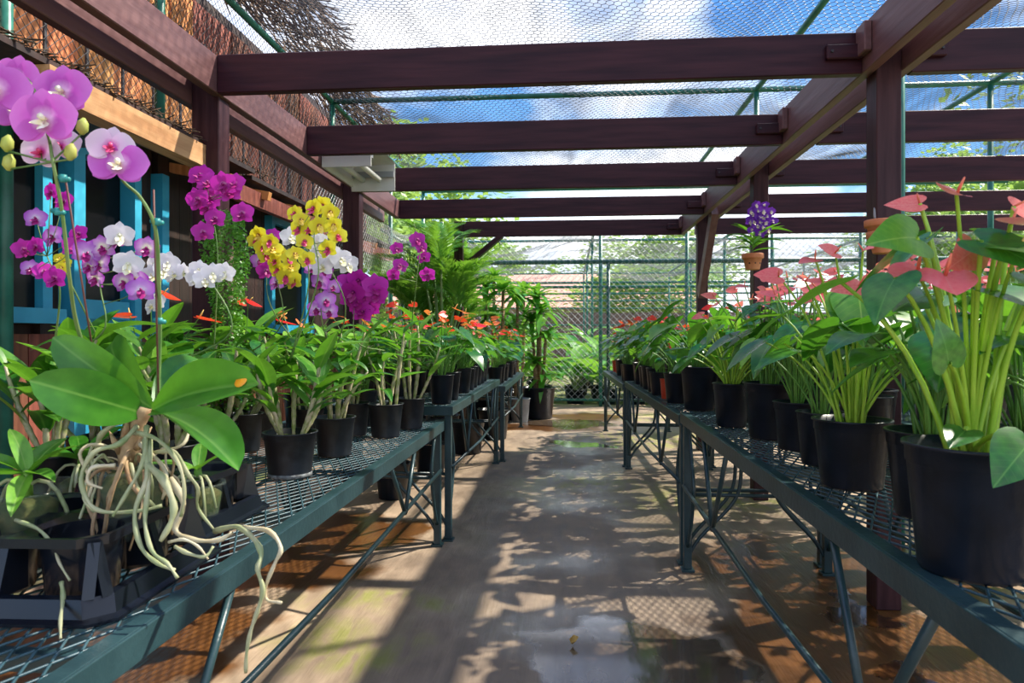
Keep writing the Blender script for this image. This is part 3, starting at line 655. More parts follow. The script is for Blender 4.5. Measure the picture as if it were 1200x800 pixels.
# ================================================================== SHADE HOUSE
sh = tag(empty('shade_house', (-2.3, 0, 0)), 'green steel pipe frame with shade netting over the benches', 'shade house')
def pipe(p0, p1, r=.024, nm='pipe', par=None, mt=None, n=8):
    par = par or sh; o0 = par.location; b = MB(); b.tube([Vector(p0) - o0, Vector(p1) - o0], r, n); return b.build(nm, mt or m_green, par, True)
ZR = 3.39
for X in (-2.3, 1.74, 3.80, 5.9): pipe((X, 1.0, ZR), (X, 10.7, ZR), .026)
for Y in (1.1, 6.5, 10.7): pipe((-2.3, Y, ZR), (6.5, Y, ZR), .026)
for Y in (2.62, 3.68, 6.5, 8.7, 10.7): pipe((-2.3, Y, 2.29 if 3 < Y < 7 else 0), (-2.3, Y, ZR - .02), .028, 'pipe_post')
for X in (1.74, 3.80, 5.9): pipe((X, 6.5, 0), (X, 6.5, ZR - .02), .024, 'pipe_post')
pipe((1.74, 3.75, 0), (1.74, 3.75, ZR - .02), .024, 'pipe_post')
def sag(P):
    x, y = P[:, 0], P[:, 1]; z = ZR + .03 - .10 * np.abs(np.sin((x + 2.3) * PI / 2.03)) * np.abs(np.sin(y * PI / 2.7)) + .025 * np.sin(x * 3.1 + y * 1.7) + .02 * np.sin(y * 5 - x * 2)
    x2 = x + .03 * np.sin(y * 2.3) + .02 * np.sin(x * 4 + y * 3); y2 = y + .03 * np.sin(x * 2.1 + y)
    q = np.stack([x2 + 2.3, y2, z], 1); return q
A, B = hexes(-2.3, 5.9, 1.2, 10.7, .033, sag); struts('netting', A, B, .0026, m_net, sh)
b = MB(); nx, ny = 90, 100
g = np.array([(-2.3 + 8.2 * i / nx, 1.0 + 9.8 * j / ny, 0) for j in range(ny + 1) for i in range(nx + 1)]); gz = sag(g); gz[:, 2] += .035 + .02 * np.sin(gz[:, 0] * 9 + 3 * np.sin(gz[:, 1] * 2.2))
b.add(gz.tolist(), [(j * (nx + 1) + i, j * (nx + 1) + i + 1, (j + 1) * (nx + 1) + i + 1, (j + 1) * (nx + 1) + i) for j in range(ny) for i in range(nx)])
b.build('shade_cloth', cloth_mat('roof_shade_cloth', (.03, .04, .06), .06, .50, (1.2, .35, 1), 1.6), sh, True)
# side chain link between pipes, gallery height and up
A, B = diamonds((.0, 1.1, 2.29), (0, 1, 0), (0, 0, 1), 140, 20, .055, .055); struts('chain_link', A, B, .0020, m_wired, sh)
A, B = diamonds((.36, 5.1, 1.75), (0, 1, 0), (0, 0, 1), 50, 9, .06, .06); struts('chain_link', A, B, .0022, m_wire, sh)
for q in range(26):                                                     # upright flat bars of the gallery rail
    yy = 1.0 + q * .27; b = MB(); b.span((-.06, yy, 2.275), (-.05, yy + .016, 3.0)); b.build('upright_bar', m_wired, sh)

# ---- back fence of chain link on green pipes
FY = 10.7
bf = tag(empty('chain_link_fence', (0, FY, 0)), 'chain link fence on green pipes closing the far end of the aisle', 'fence')
for z, r in ((2.25, .035), (1.86, .022), (.10, .02)): pipe((-2.0, FY, z), (6.5, FY, z), r, 'pipe_rail', bf, m_greend if r > .03 else m_green)
for X in (-2.0, .50, .62, 1.82, 3.1, 4.4, 5.8): pipe((X, FY, 0), (X, FY, 2.9 if X not in (.62,) else 2.25), .03, 'pipe_post', bf, m_greend if X == .62 else m_green)
A, B = diamonds((-2.0, -.03, .1), (1, 0, 0), (0, 0, 1), 85, 28, .1, .1); struts('wire_mesh', A, B, .0032, m_wire, bf)

# ---- second shade house beyond, with drooping cloth
s2 = tag(empty('far_shade_house', (0, 13, 0)), 'green pipe frame with drooping grey shade cloth beyond the fence', 'shade house')
for Y in (13.0, 16.5, 20.0):
    for X in (-3.2, .45, 2.9, 5.5, 8): pipe((X, Y, 0), (X, Y, 2.9), .028, 'pipe_post', s2, m_green, 6)
    for z in (2.9, 2.1): pipe((-3.2, Y, z), (9, Y, z), .026, 'pipe_rail', s2, m_green, 6)
for X in (-3.2, .45, 2.9, 5.5): pipe((X, 11.5, 2.92), (X, 20, 2.92), .026, 'pipe_rail', s2, m_green, 6)
for z in (1.75, 1.35): pipe((-3.2, 16.5, z), (9, 16.5, z), .02, 'pipe_rail', s2, m_green, 6)
b = MB(); nx, ny = 90, 36; vs = []
for j in range(ny + 1):
    for i in range(nx + 1):
        x = -3.2 + 10 * i / nx; yy = -1.6 + 7.5 * j / ny; u = (x + 3.2) % 3.4 / 3.4
        vs.append((x, yy, 2.9 - .42 * math.sin(PI * u) ** 1.2 * (.5 + .5 * math.sin(yy * 1.1 + x * .4) ** 2) + .05 * math.sin(7 * x + 4 * math.sin(yy * 2)) - .05 * j / ny))
b.add(vs, [(j * (nx + 1) + i, j * (nx + 1) + i + 1, (j + 1) * (nx + 1) + i + 1, (j + 1) * (nx + 1) + i) for j in range(ny) for i in range(nx)])
b.build('drooping_shade_cloth', cloth_mat('drooping_cloth', (.20, .21, .22), .12, .75, (.3, 1.5, 1), 1.2), s2, True)

# ================================================================== BENCHES
def bench(name, x0, y0, x1, y1, wd, z, side, label, z1=None, far_legs=True):
    """metal plant bench: its aisle edge runs from (x0,y0) to (x1,y1); side=+1 if the bench lies to the right of it"""
    ang = math.atan2(x1 - x0, y1 - y0); ln = math.hypot(x1 - x0, y1 - y0)
    root = empty(name, (x0, y0, 0), -ang, label, 'bench', 'green metal plant benches'); s = side
    def bx(nm, a, c, mt=m_table, par=root, bev=.002):
        b = MB(); b.span((s * a[0], a[1], a[2]), (s * c[0], c[1], c[2])); o = put(nm, b.mesh(nm, mt), par)
        md = o.modifiers.new('bevel', 'BEVEL'); md.width = bev; md.segments = 2; return o
    rh = .05; fw = .038
    for nm, a, c in (('long_rail', (0, 0), (.006, ln)), ('long_rail', (wd - .006, 0), (wd, ln)), ('end_rail', (.006, 0), (wd - .006, .006)), ('end_rail', (.006, ln - .006), (wd - .006, ln))):
        r_ = bx(nm, (a[0], a[1], z - rh), (c[0], c[1], z))
    bx('rail_flange', (.006, .006, z - .006), (fw, ln - .006, z)); bx('rail_flange', (wd - fw, .006, z - .006), (wd - .006, ln - .006, z))
    bx('end_flange', (fw, .006, z - .006), (wd - fw, fw, z)); bx('end_flange', (fw, ln - fw, z - .006), (wd - fw, ln - .006, z))
    pu, pv = .034, .075; nu = int((wd - 2 * fw + .02) / pu); nv = int((ln - 2 * fw + .02) / pv)
    A, B = diamonds(((fw - .01) * s, fw - .01, z - .0045), (s, 0, 0), (0, 1, 0), nu, nv, (wd - 2 * fw + .02) / nu, (ln - 2 * fw + .02) / nv)
    struts('mesh_top', A, B, .0026, m_tmesh, root, 4, 1.0)
    for q in [k * .8 + .6 for k in range(int(ln / .8))]: bx('cross_member', (.006, q, z - .04), (wd - .006, q + .025, z - .012))
    def tb(nm, pts, r, n=8, mt=m_table):
        b = MB(); b.tube([(s * p[0], p[1], p[2]) for p in pts], r, n); return b.build(nm, mt, root, True)
    ends = [(.03, 1), (ln - .03, -1)]
    for ye, dy in ends:
        for xe, dx in ((.03, 1), (wd - .03, -1)):
            bx('leg', (xe - .018, ye - .018, .012), (xe + .018, ye + .018, z - rh + .01)); bx('foot_plate', (xe - .03, ye - .03, 0), (xe + .03, ye + .03, .012), m_table)
            tb('curved_brace', spline([(xe, ye, .06), (xe + dx * .06, ye, .16), (xe + dx * .22, ye, .34), (xe + dx * .25, ye, .5), (xe + dx * .25, ye, z - rh)], 5), .009)
            tb('curved_brace', spline([(xe, ye + dy * .018, .12), (xe, ye + dy * .10, .25), (xe, ye + dy * .16, .42), (xe, ye + dy * .10, .56), (xe, ye + dy * .03, z - rh)], 5), .009)
        tb('crossbar', [(.03, ye, .36), (wd - .03, ye, .36)], .009)
    for xe in (.012, wd - .03):
        tb('truss_rod', [(xe, .03, .40), (xe, ln * .5, .37), (xe, ln - .03, .40)], .009)
        nv_ = max(2, int(ln / 1.1))
        for k in range(nv_):
            yc = ln * (k + .5) / nv_; tb('strut', [(xe, yc, .375), (xe, yc - .23, z - rh + .005)], .009); tb('strut', [(xe, yc, .375), (xe, yc + .17, z - rh + .005)], .009)
    return root
ZL1, ZL2, ZL3, ZR1, ZR2, ZR3 = .655, .73, .665, .746, .728, .70
bench('plant_bench', -.67, .35, -.66, 3.60, .86, ZL1, -1, 'low green metal mesh bench nearest on the left, with the dangling roots')
bench('plant_bench', -.62, 3.64, -.595, 5.92, .90, ZL2, -1, 'taller green metal bench second on the left, full of red anthuriums')
bench('plant_bench', -.55, 5.96, -.54, 8.25, .95, ZL3, -1, 'lower green metal bench third on the left, beside the big floor pot')
bench('plant_bench', .535, .62, .532, 3.32, .70, ZR1, 1, 'green metal mesh bench nearest on the right, with pink anthuriums')
bench('plant_bench', .532, 3.36, .47, 5.78, .72, ZR2, 1, 'green metal bench second on the right, with the red pot on its edge')
bench('plant_bench', .455, 5.82, .40, 8.0, .78, ZR3, 1, 'far green metal bench third on the right, with small red pots')
bench('plant_bench', 1.42, 1.0, 1.42, 3.9, .8, .74, 1, 'green bench behind the right posts, nearer of the two rear ones')
bench('plant_bench', 1.42, 3.95, 1.42, 6.6, .8, .74, 1, 'green bench behind the right posts, farther of the two rear ones')

# ================================================================== BLACK TRAY WITH CUPS (near left)
TY = empty('plant_tray', PZ(62, 690, ZL1), .04, 'black plastic pot tray with round cups on the near left bench', 'tray')
def tray(root):
    W2, D2, TH = .15, .155, .125
    def ring(x, y, z, ch=.03):
        return [(-x + ch, -y, z), (x - ch, -y, z), (x, -y + ch, z), (x, y - ch, z), (x - ch, y, z), (-x + ch, y, z), (-x, y - ch, z), (-x, -y + ch, z)]
    for nm, prof in (('base_rim', [(W2 + .032, D2 + .032, .0), (W2 + .032, D2 + .032, .005), (W2 + .020, D2 + .020, .008), (W2 + .012, D2 + .012, .036), (W2 - .002, D2 - .002, .037), (W2 - .002, D2 - .002, .030)]), ('deck_edge', [(W2 - .010, D2 - .010, TH - .016), (W2 - .010, D2 - .010, TH), (W2 - .016, D2 - .016, TH)])):
        b = MB(); vs = []
        for x, y, z in prof: vs += ring(x, y, z)
        b.add(vs, [(i * 8 + j, i * 8 + (j + 1) % 8, (i + 1) * 8 + (j + 1) % 8, (i + 1) * 8 + j) for i in range(len(prof) - 1) for j in range(8)])
        b.build(nm, m_tray, root)
    # deck with round openings: radial fans from each cup rim to its square cell
    for cx in (-.069, .069):
        for cy in (-.07, .07):
            r = .058; n = 24; hx, hy = .069, .071; b = MB(); a_, c_ = [], []
            for j in range(n):
                an = 2 * PI * j / n; ca, sa = math.cos(an), math.sin(an); k = min(hx / max(abs(ca), 1e-6), hy / max(abs(sa), 1e-6))
                a_.append((cx + r * ca, cy + r * sa, TH - .006)); c_.append((cx + k * ca, cy + k * sa, TH))
            b.add(a_ + c_, [(j, n + j, n + (j + 1) % n, (j + 1) % n) for j in range(n)])
            b.lathe([(r, TH - .006), (r * .99, TH - .02), (r * .86, .012), (r * .5, .008), (0, .008)], n, (cx, cy, 0)); b.build('cup', m_tray, root, True)
    def fin(p_in, p_out, top_out):                                        # flared fin from the deck edge down to the base rim
        a_, c_, t_ = Vector(p_in), Vector(p_out), Vector(top_out); n_ = (c_ - a_).cross(Vector((0, 0, 1))).normalized() * .008; b = MB()
        q = [(a_.x, a_.y, .03), (c_.x, c_.y, .034), (t_.x, t_.y, TH - .006), (a_.x, a_.y, TH - .006)]
        b.add([Vector(v) + n_ for v in q] + [Vector(v) - n_ for v in q], [(0, 1, 2, 3), (7, 6, 5, 4), (1, 5, 6, 2), (2, 6, 7, 3)]); b.build('fin', m_tray, root)
    for q in (-.140, .0, .140):
        for sg in (-1, 1):
            fin((q * .8, sg * (D2 - .05), 0), (q, sg * (D2 + .008), 0), (q * .96, sg * (D2 - .014), 0))
            fin((sg * (W2 - .05), q * .8, 0), (sg * (W2 + .008), q * 1.03, 0), (sg * (W2 - .014), q * .98, 0))
tray(TY)
TY.location = (-.935, 1.215, ZL1 + .001)
t2 = copy_tree(TY); t2.location = (-.985, 1.62, ZL1 + .001); t2.rotation_euler = (0, 0, -.03); t2['label'] = 'second black pot tray behind the first, under the clear pots'
t2 = copy_tree(TY); t2.location = (-1.335, 1.27, ZL1 + .001); t2.rotation_euler = (0, 0, .02); t2['label'] = 'black pot tray at the left edge of the picture'
TY.scale = (1.13, 1.13, 1.0)
def rootlet(par, pts, r, mt, nm='root'):
    o0 = par.location; P = spline([PD(*p) - o0 for p in pts], 4); b = MB(); k = len(P)
    rr_ = random.Random(len(pts) * 7 + int(pts[0][0])); b.tube(P, [r * (1 - .45 * i / (k - 1)) * (1 + .22 * math.sin(i * 1.3 + pts[0][0])) for i in range(k)], 7)
    return b.build(nm, mt, par, True)

# ================================================================== MOTH ORCHID (near left)
c0 = PD(155, 592, 1.32); mo = empty('moth_orchid', (c0.x, c0.y, ZL1 + .075), label='moth orchid with broad leaves, tangled pale roots and pink flowers in a clear pot', cat='orchid')
b = MB(); b.lathe([(0, .0), (.050, .0), (.052, .004), (.066, .125), (.071, .126), (.071, .131), (.064, .131), (.050, .006)], 24); b.build('clear_pot', m_clear, mo, True)
b = MB(); b.lathe([(0, .008), (.044, .008), (.058, .10), (.04, .125), (.0, .13)], 18, wob=.04); b.build('bark_medium', m_moss, mo, True)
o0 = mo.location
b = MB(); b.tube(spline([PD(150, 545, 1.32) - o0, PD(153, 520, 1.31) - o0, PD(160, 500, 1.30) - o0, PD(170, 476, 1.30) - o0], 4), [.016, .018, .02, .021, .02, .017, .017, .016, .015, .014, .015, .016, .014], 8); b.build('stem_base', m_crown, mo, True)
for (a_, c_) in (((140, 530), (128, 505)), ((160, 525), (178, 500)), ((145, 515), (150, 490))):
    b = MB(); b.tube([PD(*a_, 1.3) - o0, PD((a_[0] + c_[0]) / 2, (a_[1] + c_[1]) / 2, 1.28) - o0, PD(*c_, 1.29) - o0], [.007, .006, .001], 5); b.build('dry_sheath', m_crown, mo, True)
PH = [strap_mesh('leaf', m_phal, .44, .30, .10, 16, 1.15, .30, ex=.55), strap_mesh('leaf', m_phal, .34, .22, .22, 16, 1.15, .22, ex=.55)]
def bleaf(par, me, base, tip, zh, wscale=1.0):
    a, c = PD(*base) - par.location, PD(*tip) - par.location; s = (c - a).length; return put('leaf', me, par, frame(a, c - a, zh, s, s * wscale))
bleaf(mo, PH[0], (178, 478, 1.30), (52, 388, 1.24), (-.45, -.75, .6), .80)
bleaf(mo, PH[0], (168, 484, 1.30), (22, 442, 1.12), (-.25, -.95, .35), .95)
l3 = bleaf(mo, PH[1], (178, 482, 1.29), (312, 448, 1.10), (.05, -.85, .55), .85)
bleaf(mo, PH[1], (182, 484, 1.29), (286, 556, 1.06), (.6, -.5, .7), .75)
bleaf(mo, PH[0], (176, 474, 1.32), (128, 396, 1.50), (-.2, -.9, .3), .75)
bleaf(mo, PH[1], (180, 474, 1.32), (235, 418, 1.55), (.3, -.8, .5), .8)
b = MB(); b.lathe([(0, .0), (.034, -.001), (.038, -.004)], 14)
sp_ = b.build('orange_spot', m_orange, l3, True); sp_.matrix_basis = Matrix.Translation((-.02, .84, .038)) @ Matrix.Rotation(-.17, 4, 'X'); tag(sp_, 'round orange spot near the leaf tip')
for pts, r, mt in [
    ([(160, 500, 1.28), (140, 520, 1.22), (110, 530, 1.2), (95, 560, 1.19), (105, 590, 1.18), (125, 600, 1.18), (165, 598, 1.17), (190, 592, 1.18)], .0052, m_root),
    ([(135, 545, 1.2), (108, 548, 1.19), (103, 565, 1.18), (120, 572, 1.18)], .0042, m_rootw),
    ([(172, 500, 1.27), (168, 540, 1.2), (150, 575, 1.17), (132, 605, 1.15)], .0048, m_root),
    ([(172, 545, 1.2), (190, 560, 1.16), (203, 590, 1.14), (200, 612, 1.13), (188, 634, 1.12)], .0075, m_root),
    ([(170, 515, 1.25), (172, 560, 1.17), (158, 600, 1.14), (165, 640, 1.11), (185, 660, 1.10), (205, 668, 1.10)], .0050, m_root),
    ([(176, 515, 1.25), (174, 570, 1.16), (170, 610, 1.13), (178, 645, 1.1), (196, 660, 1.09), (208, 677, 1.08)], .0046, m_root),
    ([(115, 525, 1.3), (118, 510, 1.28), (135, 497, 1.28), (155, 492, 1.29)], .0060, m_root),
    ([(180, 530, 1.25), (205, 530, 1.22), (220, 555, 1.2), (232, 572, 1.2), (232, 595, 1.22), (252, 622, 1.22)], .0042, m_root),
    ([(252, 622, 1.22), (278, 617, 1.18), (298, 632, 1.13), (306, 650, 1.1), (302, 667, 1.09), (308, 690, 1.09), (302, 715, 1.09), (294, 738, 1.09), (289, 765, 1.09), (288, 788, 1.09)], .0050, m_root),
    ([(285, 618, 1.17), (315, 622, 1.12), (329, 642, 1.1), (322, 660, 1.1), (312, 685, 1.1), (312, 702, 1.1), (330, 706, 1.09)], .0042, m_rootw),
    ([(200, 560, 1.22), (215, 590, 1.2), (205, 620, 1.19), (225, 632, 1.17), (255, 633, 1.17), (272, 624, 1.17)], .0060, m_rootw),
    ([(205, 640, 1.13), (220, 648, 1.12), (240, 652, 1.12), (250, 640, 1.13)], .0038, m_root),
    ([(198, 635, 1.13), (215, 632, 1.12), (232, 640, 1.12), (244, 655, 1.12)], .0030, m_rootw),
    ([(190, 530, 1.26), (215, 520, 1.26), (222, 500, 1.3), (222, 488, 1.32)], .0035, m_rootw),
    ([(150, 505, 1.3), (185, 515, 1.22), (210, 545, 1.18), (216, 580, 1.17), (212, 605, 1.17)], .0045, m_root),
    ([(165, 520, 1.26), (190, 545, 1.22), (196, 565, 1.19), (190, 585, 1.19)], .0045, m_rootw)]:
    rootlet(mo, pts, r, mt)
rr = random.Random(77)
for i in range(16):
    a = rr.uniform(-2.9, .3); r0_ = rr.uniform(.066, .085); z0_ = rr.uniform(.12, .17); da = rr.uniform(-.9, .9); drop = rr.uniform(.06, .17); P = []
    for k in range(8):
        t = k / 7; rad = r0_ * (.35 + .65 * min(1, t * 2.2)) + .012 * math.sin(t * 7 + i); P.append((rad * math.cos(a + da * t * t), rad * math.sin(a + da * t * t), z0_ + .025 * math.sin(PI * min(1, t * 1.6)) - drop * t ** 1.7))
    b = MB(); b.tube(spline(P, 3), rr.uniform(.0018, .0040), 6); b.build('root', rr.choice((m_root, m_rootw, m_crown)), mo, True)
q = tag(empty('cut_root', PD(45, 640, .93), label='piece of pale root lying over the front of the black tray', cat='root'))
rootlet(q, [(18, 609, 1.19), (45, 620, 1.165), (62, 640, 1.15), (70, 660, 1.135), (82, 680, 1.125)], .0035, m_root)
q = tag(empty('cut_root', PD(72, 700, .92), label='short grey green root end hanging at the tray base', cat='root'))
rootlet(q, [(72, 682, 1.12), (74, 700, 1.10), (71, 725, 1.065), (71, 748, 1.035)], .004, m_root)
# spikes
spike(mo, [PD(150, 472, 1.32), PD(108, 425, 1.3), PD(90, 380, 1.26), PD(82, 330, 1.2), PD(73, 250, 1.15), PD(62, 190, 1.12), PD(55, 150, 1.14), PD(40, 105, 1.2), PD(15, 70, 1.25)],
      [PD(52, 140, 1.08), PD(18, 92, 1.22), PD(-6, 104, 1.12), PD(72, 108, 1.2), PD(22, 128, 1.22)], 'phal', 1.0, .0034, (.25, -1, .0), .25, 3, buds=0)
spike(mo, [PD(62, 190, 1.12), PD(50, 188, 1.12)], [PD(48, 178, 1.13), PD(70, 172, 1.16)], 'phalw', .8, .002, (.15, -1, .05), .25, 4)
spike(mo, [PD(184, 478, 1.32), PD(187, 400, 1.3), PD(186, 330, 1.25), PD(182, 268, 1.2), (PD(165, 232, 1.18)), PD(146, 214, 1.16), PD(132, 192, 1.15)], [PD(130, 172, 1.12), PD(139, 192, 1.12)], ['phalw', 'phal'], .85, .0034, (.2, -1, .1), .3, 6)
mo.children[-4 if False else -1]
for px_, py_, d_ in ((82, 178, 1.12), (96, 148, 1.14), (8, 168, 1.12), (10, 190, 1.13)):
    b = MB(); p = PD(px_, py_, d_) - o0; b.tube([p + Vector((0, 0, -.014)), p + Vector((0, 0, -.006)), p + Vector((.002, 0, .006)), p + Vector((.004, 0, .014))], [.003, .010, .009, .002], 8); b.build('bud', m_bud, mo, True)
    b = MB(); b.tube([p + Vector((0, 0, -.012)), PD(60, 190, 1.12) - o0], .0016, 4); b.build('bud_stalk', m_stem, mo, True)
for pts, mt, r in (([PD(186, 478, 1.31) - o0, PD(180, 222, 1.21) - o0], m_stake, .0018), ([PD(118, 470, 1.34) - o0, PD(76, 205, 1.17) - o0], m_stake, .0018)):
    b = MB(); b.tube(pts, r, 5); b.build('stake', mt, mo, True)
for px_, py_, d_ in ((184, 260, 1.2), (187, 376, 1.28), (74, 209, 1.13), (68, 248, 1.15)):
    p = PD(px_, py_, d_) - o0; b = MB(); b.tube([p + Vector((-.011, 0, .002)), p + Vector((.011, 0, -.002))], .0045, 6); b.tube([p + Vector((0, 0, -.006)), p + Vector((0, 0, .006))], .0058, 8); b.build('clip', m_tie, mo, True)

# young moth orchids left and behind
def small_phal(loc, seed, label, leaves, sc=.14, lt=True, clearpot=True):
    r0 = empty('young_moth_orchid', loc, label=label, cat='orchid', group='young moth orchids without flowers'); rr_ = random.Random(seed)
    b = MB(); b.lathe([(0, .0), (.043, .0), (.045, .004), (.058, .105), (.063, .106), (.063, .111), (.056, .111), (.043, .006)], 20); b.build('clear_pot', m_clear, r0, True)
    b = MB(); b.lathe([(0, .008), (.038, .008), (.050, .085), (.035, .095), (.0, .10)], 16, wob=.05); b.build('bark_medium', m_moss, r0, True)
    b = MB(); b.tube([(0, 0, .09), (0, 0, .15)], [.010, .008], 7); b.build('stem_base', m_denl, r0, True)
    for (a, e_, s) in leaves:
        d = Vector((math.cos(a), math.sin(a), e_)); put('leaf', (PHL if lt else PH)[rr_.randrange(2)], r0, frame(Vector((0, 0, .14)), d, Vector((0, 0, 1)) - d * .3, s, s * rr_.uniform(.7, .95)))
    for i in range(5):
        a = rr_.uniform(0, 6.28); b = MB(); dv = Vector((math.cos(a), math.sin(a), 0)); b.tube(quad(Vector((0, 0, .12)), dv * .05 + Vector((0, 0, .16)), dv * .08 + Vector((0, 0, rr_.uniform(.03, .1))), 5), .004, 6); b.build('root', m_root, r0, True)
    return r0
PHL = [strap_mesh('leaf', m_denl, .36, .30, .15, 10, .8, .30), strap_mesh('leaf', m_denl, .30, .25, .25, 10, .8, .15)]
p = PD(32, 590, 1.30); small_phal((p.x, p.y, ZL1 + .055), 2, 'small light green moth orchid in a clear pot at the left picture edge', [(2.6, .9, .13), (3.3, .4, .15), (4.0, .1, .13), (.3, .6, .11), (1.6, .5, .13), (5.2, -.35, .13), (-.5, .1, .12)])
p = PD(232, 560, 1.62); small_phal((p.x, p.y, ZL1), 3, 'small clear pot with trailing roots behind the big moth orchid', [(.2, .5, .10), (2.0, .5, .12), (3.6, .3, .12), (5.0, .2, .10)])
p = PD(95, 540, 1.75); small_phal((p.x, p.y, ZL1), 4, 'young moth orchid in the shade behind the big moth orchid leaves', [(.2, .3, .14), (1.2, .6, .15), (2.3, .4, .14), (3.4, .2, .15), (4.6, .2, .14), (5.5, .4, .12)], lt=False)

# ================================================================== CANE ORCHIDS on the near left bench
def orchid(px_, d, label, seed, n=5, hh=.30, spikes=(), pr=.078, ph=.145, lean=.09, nleaf=8, ls=.14, lime=False, name='cane_orchid', group='cane orchids on the near left bench', **k):
    p = PD(px_, 500, d); p.x = max(p.x, -1.44); r0 = empty(name, (p.x, p.y, ZL1), label=label, cat='orchid', group=group)
    dendrobium(r0, seed, pr, ph, n, hh, lean, nleaf, ls, lime, **k)
    for i, (path, fl, kinds, sz, dep) in enumerate(spikes):
        P = [Vector((p.x, p.y, ZL1 + ph + hh * .7))] + [PD(a, b_, dep) for a, b_ in path]
        spike(r0, P, [PD(a, b_, dep - .03 * ((j * 7) % 5) / 5) for j, (a, b_) in enumerate(fl)], kinds, sz, .0022, (.2, -1, .0), .55, seed + i)
    return r0
orchid(340, 2.24, 'cane orchid in the dusty black pot nearest the aisle, limescale at its foot', 21, 7, .33, [
    ([(362, 330), (350, 270)], [(345, 250), (353, 258), (367, 244), (378, 241), (387, 249), (350, 268), (362, 268), (391, 264), (396, 277), (357, 283), (346, 298), (360, 304)], ['yel', 'yel2', 'yel'], 1.0, 2.15),
    ([(372, 330), (368, 280), (372, 252)], [(374, 265), (384, 292)], ['yel2', 'yel'], 1.2, 2.12)], .085, .145, .10, 7, .15, True, light=.4)
orchid(392, 2.62, 'cane orchid with white flowers above, in the second aisle side pot', 22, 6, .34, [
    ([(405, 360), (385, 310)], [(372, 300), (390, 298), (400, 304), (408, 310), (378, 312), (341, 278), (372, 285)], 'wht', 1.25, 2.35),
    ([(378, 380), (376, 330)], [(366, 315), (380, 318), (375, 330), (391, 336), (382, 352), (371, 362), (386, 365)], 'lil', 1.1, 2.4)], .078, .148, .09, 6, .14)
orchid(452, 3.10, 'cane orchid with a deep magenta flower cluster in the third aisle side pot', 23, 5, .34, [
    ([(418, 400), (415, 350)], [(408, 333), (420, 329), (414, 343), (428, 345), (440, 336), (432, 358), (420, 354), (441, 345), (410, 350), (425, 366)], 'dmag', 1.55, 2.6)], .078, .15, .10, 5, .14, leafz=.3)
orchid(481, 3.38, 'cane orchid with drooping pink flowers, last pot at the far end of the low bench', 24, 5, .42, [
    ([(488, 330), (492, 290), (485, 262)], [(465, 291), (469, 311), (489, 281), (497, 302), (501, 322), (461, 322), (494, 290)], 'mag', 1.15, 3.1)], .072, .15, .09, 6, .15)
orchid(250, 2.38, 'cane orchid in a dusty pot left of the limescale ringed one', 25, 5, .30, [
    ([(255, 300), (245, 235)], [(235, 206), (243, 214), (262, 216), (270, 226), (232, 234), (243, 244), (252, 256), (238, 272), (284, 250), (275, 214), (247, 232)], 'mag', 1.35, 2.3)], .078, .15, .09, 7, .15)
orchid(287, 2.72, 'cane orchid in the narrow pot behind the limescale ringed one', 26, 5, .32, [
    ([(330, 380), (322, 320), (305, 285)], [(299, 282), (308, 290), (320, 292), (312, 300), (322, 306), (331, 300), (325, 316), (339, 303), (341, 313), (335, 325), (344, 329), (303, 276), (316, 283)], ['yel', 'yel', 'yel2'], 1.15, 2.55)], .07, .15, .08, 7, .15)
orchid(362, 3.0, 'cane orchid in the small pot between and behind the two front pots', 27, 5, .30, [
    ([(318, 360), (312, 310)], [(320, 276), (304, 305), (312, 317), (325, 331), (310, 292)], ['mag', 'lil'], 1.3, 2.75)], .065, .14, .09, 6, .14)
orchid(415, 3.15, 'cane orchid in a pot half hidden behind the white flowered one', 28, 5, .33, (), .07, .15, .1, 7, .15)
orchid(62, 1.80, 'cane orchid with purple and white flowers rising behind the moth orchid', 31, 5, .36, [
    ([(70, 340), (55, 300)], [(60, 225), (75, 236), (42, 256), (28, 292), (42, 289), (62, 277), (92, 274), (88, 290), (36, 315), (64, 326), (52, 318)], ['mag', 'mag', 'lil'], .95, 1.72),
    ([(120, 390), (118, 340), (112, 305)], [(136, 280), (120, 290), (102, 297), (116, 310), (150, 310), (112, 326), (145, 330), (165, 340), (172, 291), (140, 276), (158, 327), (105, 312)], ['pur', 'pur', 'lil', 'pur', 'wht'], 1.05, 1.68)], .075, .15, .1, 7, .17)
orchid(200, 1.95, 'cane orchid with an arching row of white flowers beside the second moth orchid stem', 32, 5, .32, [
    ([(270, 390), (250, 335), (225, 322), (190, 318)], [(182, 309), (178, 322), (192, 318), (204, 320), (196, 308), (215, 318), (228, 326), (240, 328), (233, 316), (249, 321), (263, 319), (186, 352), (178, 358)], 'wht', .95, 1.85)], .075, .15, .1, 7, .16)
orchid(118, 2.15, 'leafy cane orchid behind the purple and white flowered one', 33, 6, .33, [([(82, 330), (73, 308)], [(70, 303), (76, 308), (72, 314)], 'yel2', .6, 2.0)], .075, .15, .12, 7, .18)
orchid(30, 2.1, 'leafy cane orchid below the blue window, no flowers', 34, 5, .30, (), .075, .15, .12, 7, .18)
orchid(160, 2.5, 'leafy cane orchid below the blue door post', 35, 6, .32, (), .075, .15, .12, 7, .18)
orchid(215, 2.85, 'leafy cane orchid in front of the left timber post', 36, 6, .32, (), .075, .15, .12, 7, .18)
orchid(300, 3.2, 'leafy cane orchid in the back row behind the yellow flowers', 37, 6, .34, (), .075, .15, .12, 8, .18)
orchid(350, 3.45, 'leafy cane orchid in the far back corner of the low bench', 38, 6, .34, (), .075, .15, .12, 8, .18)
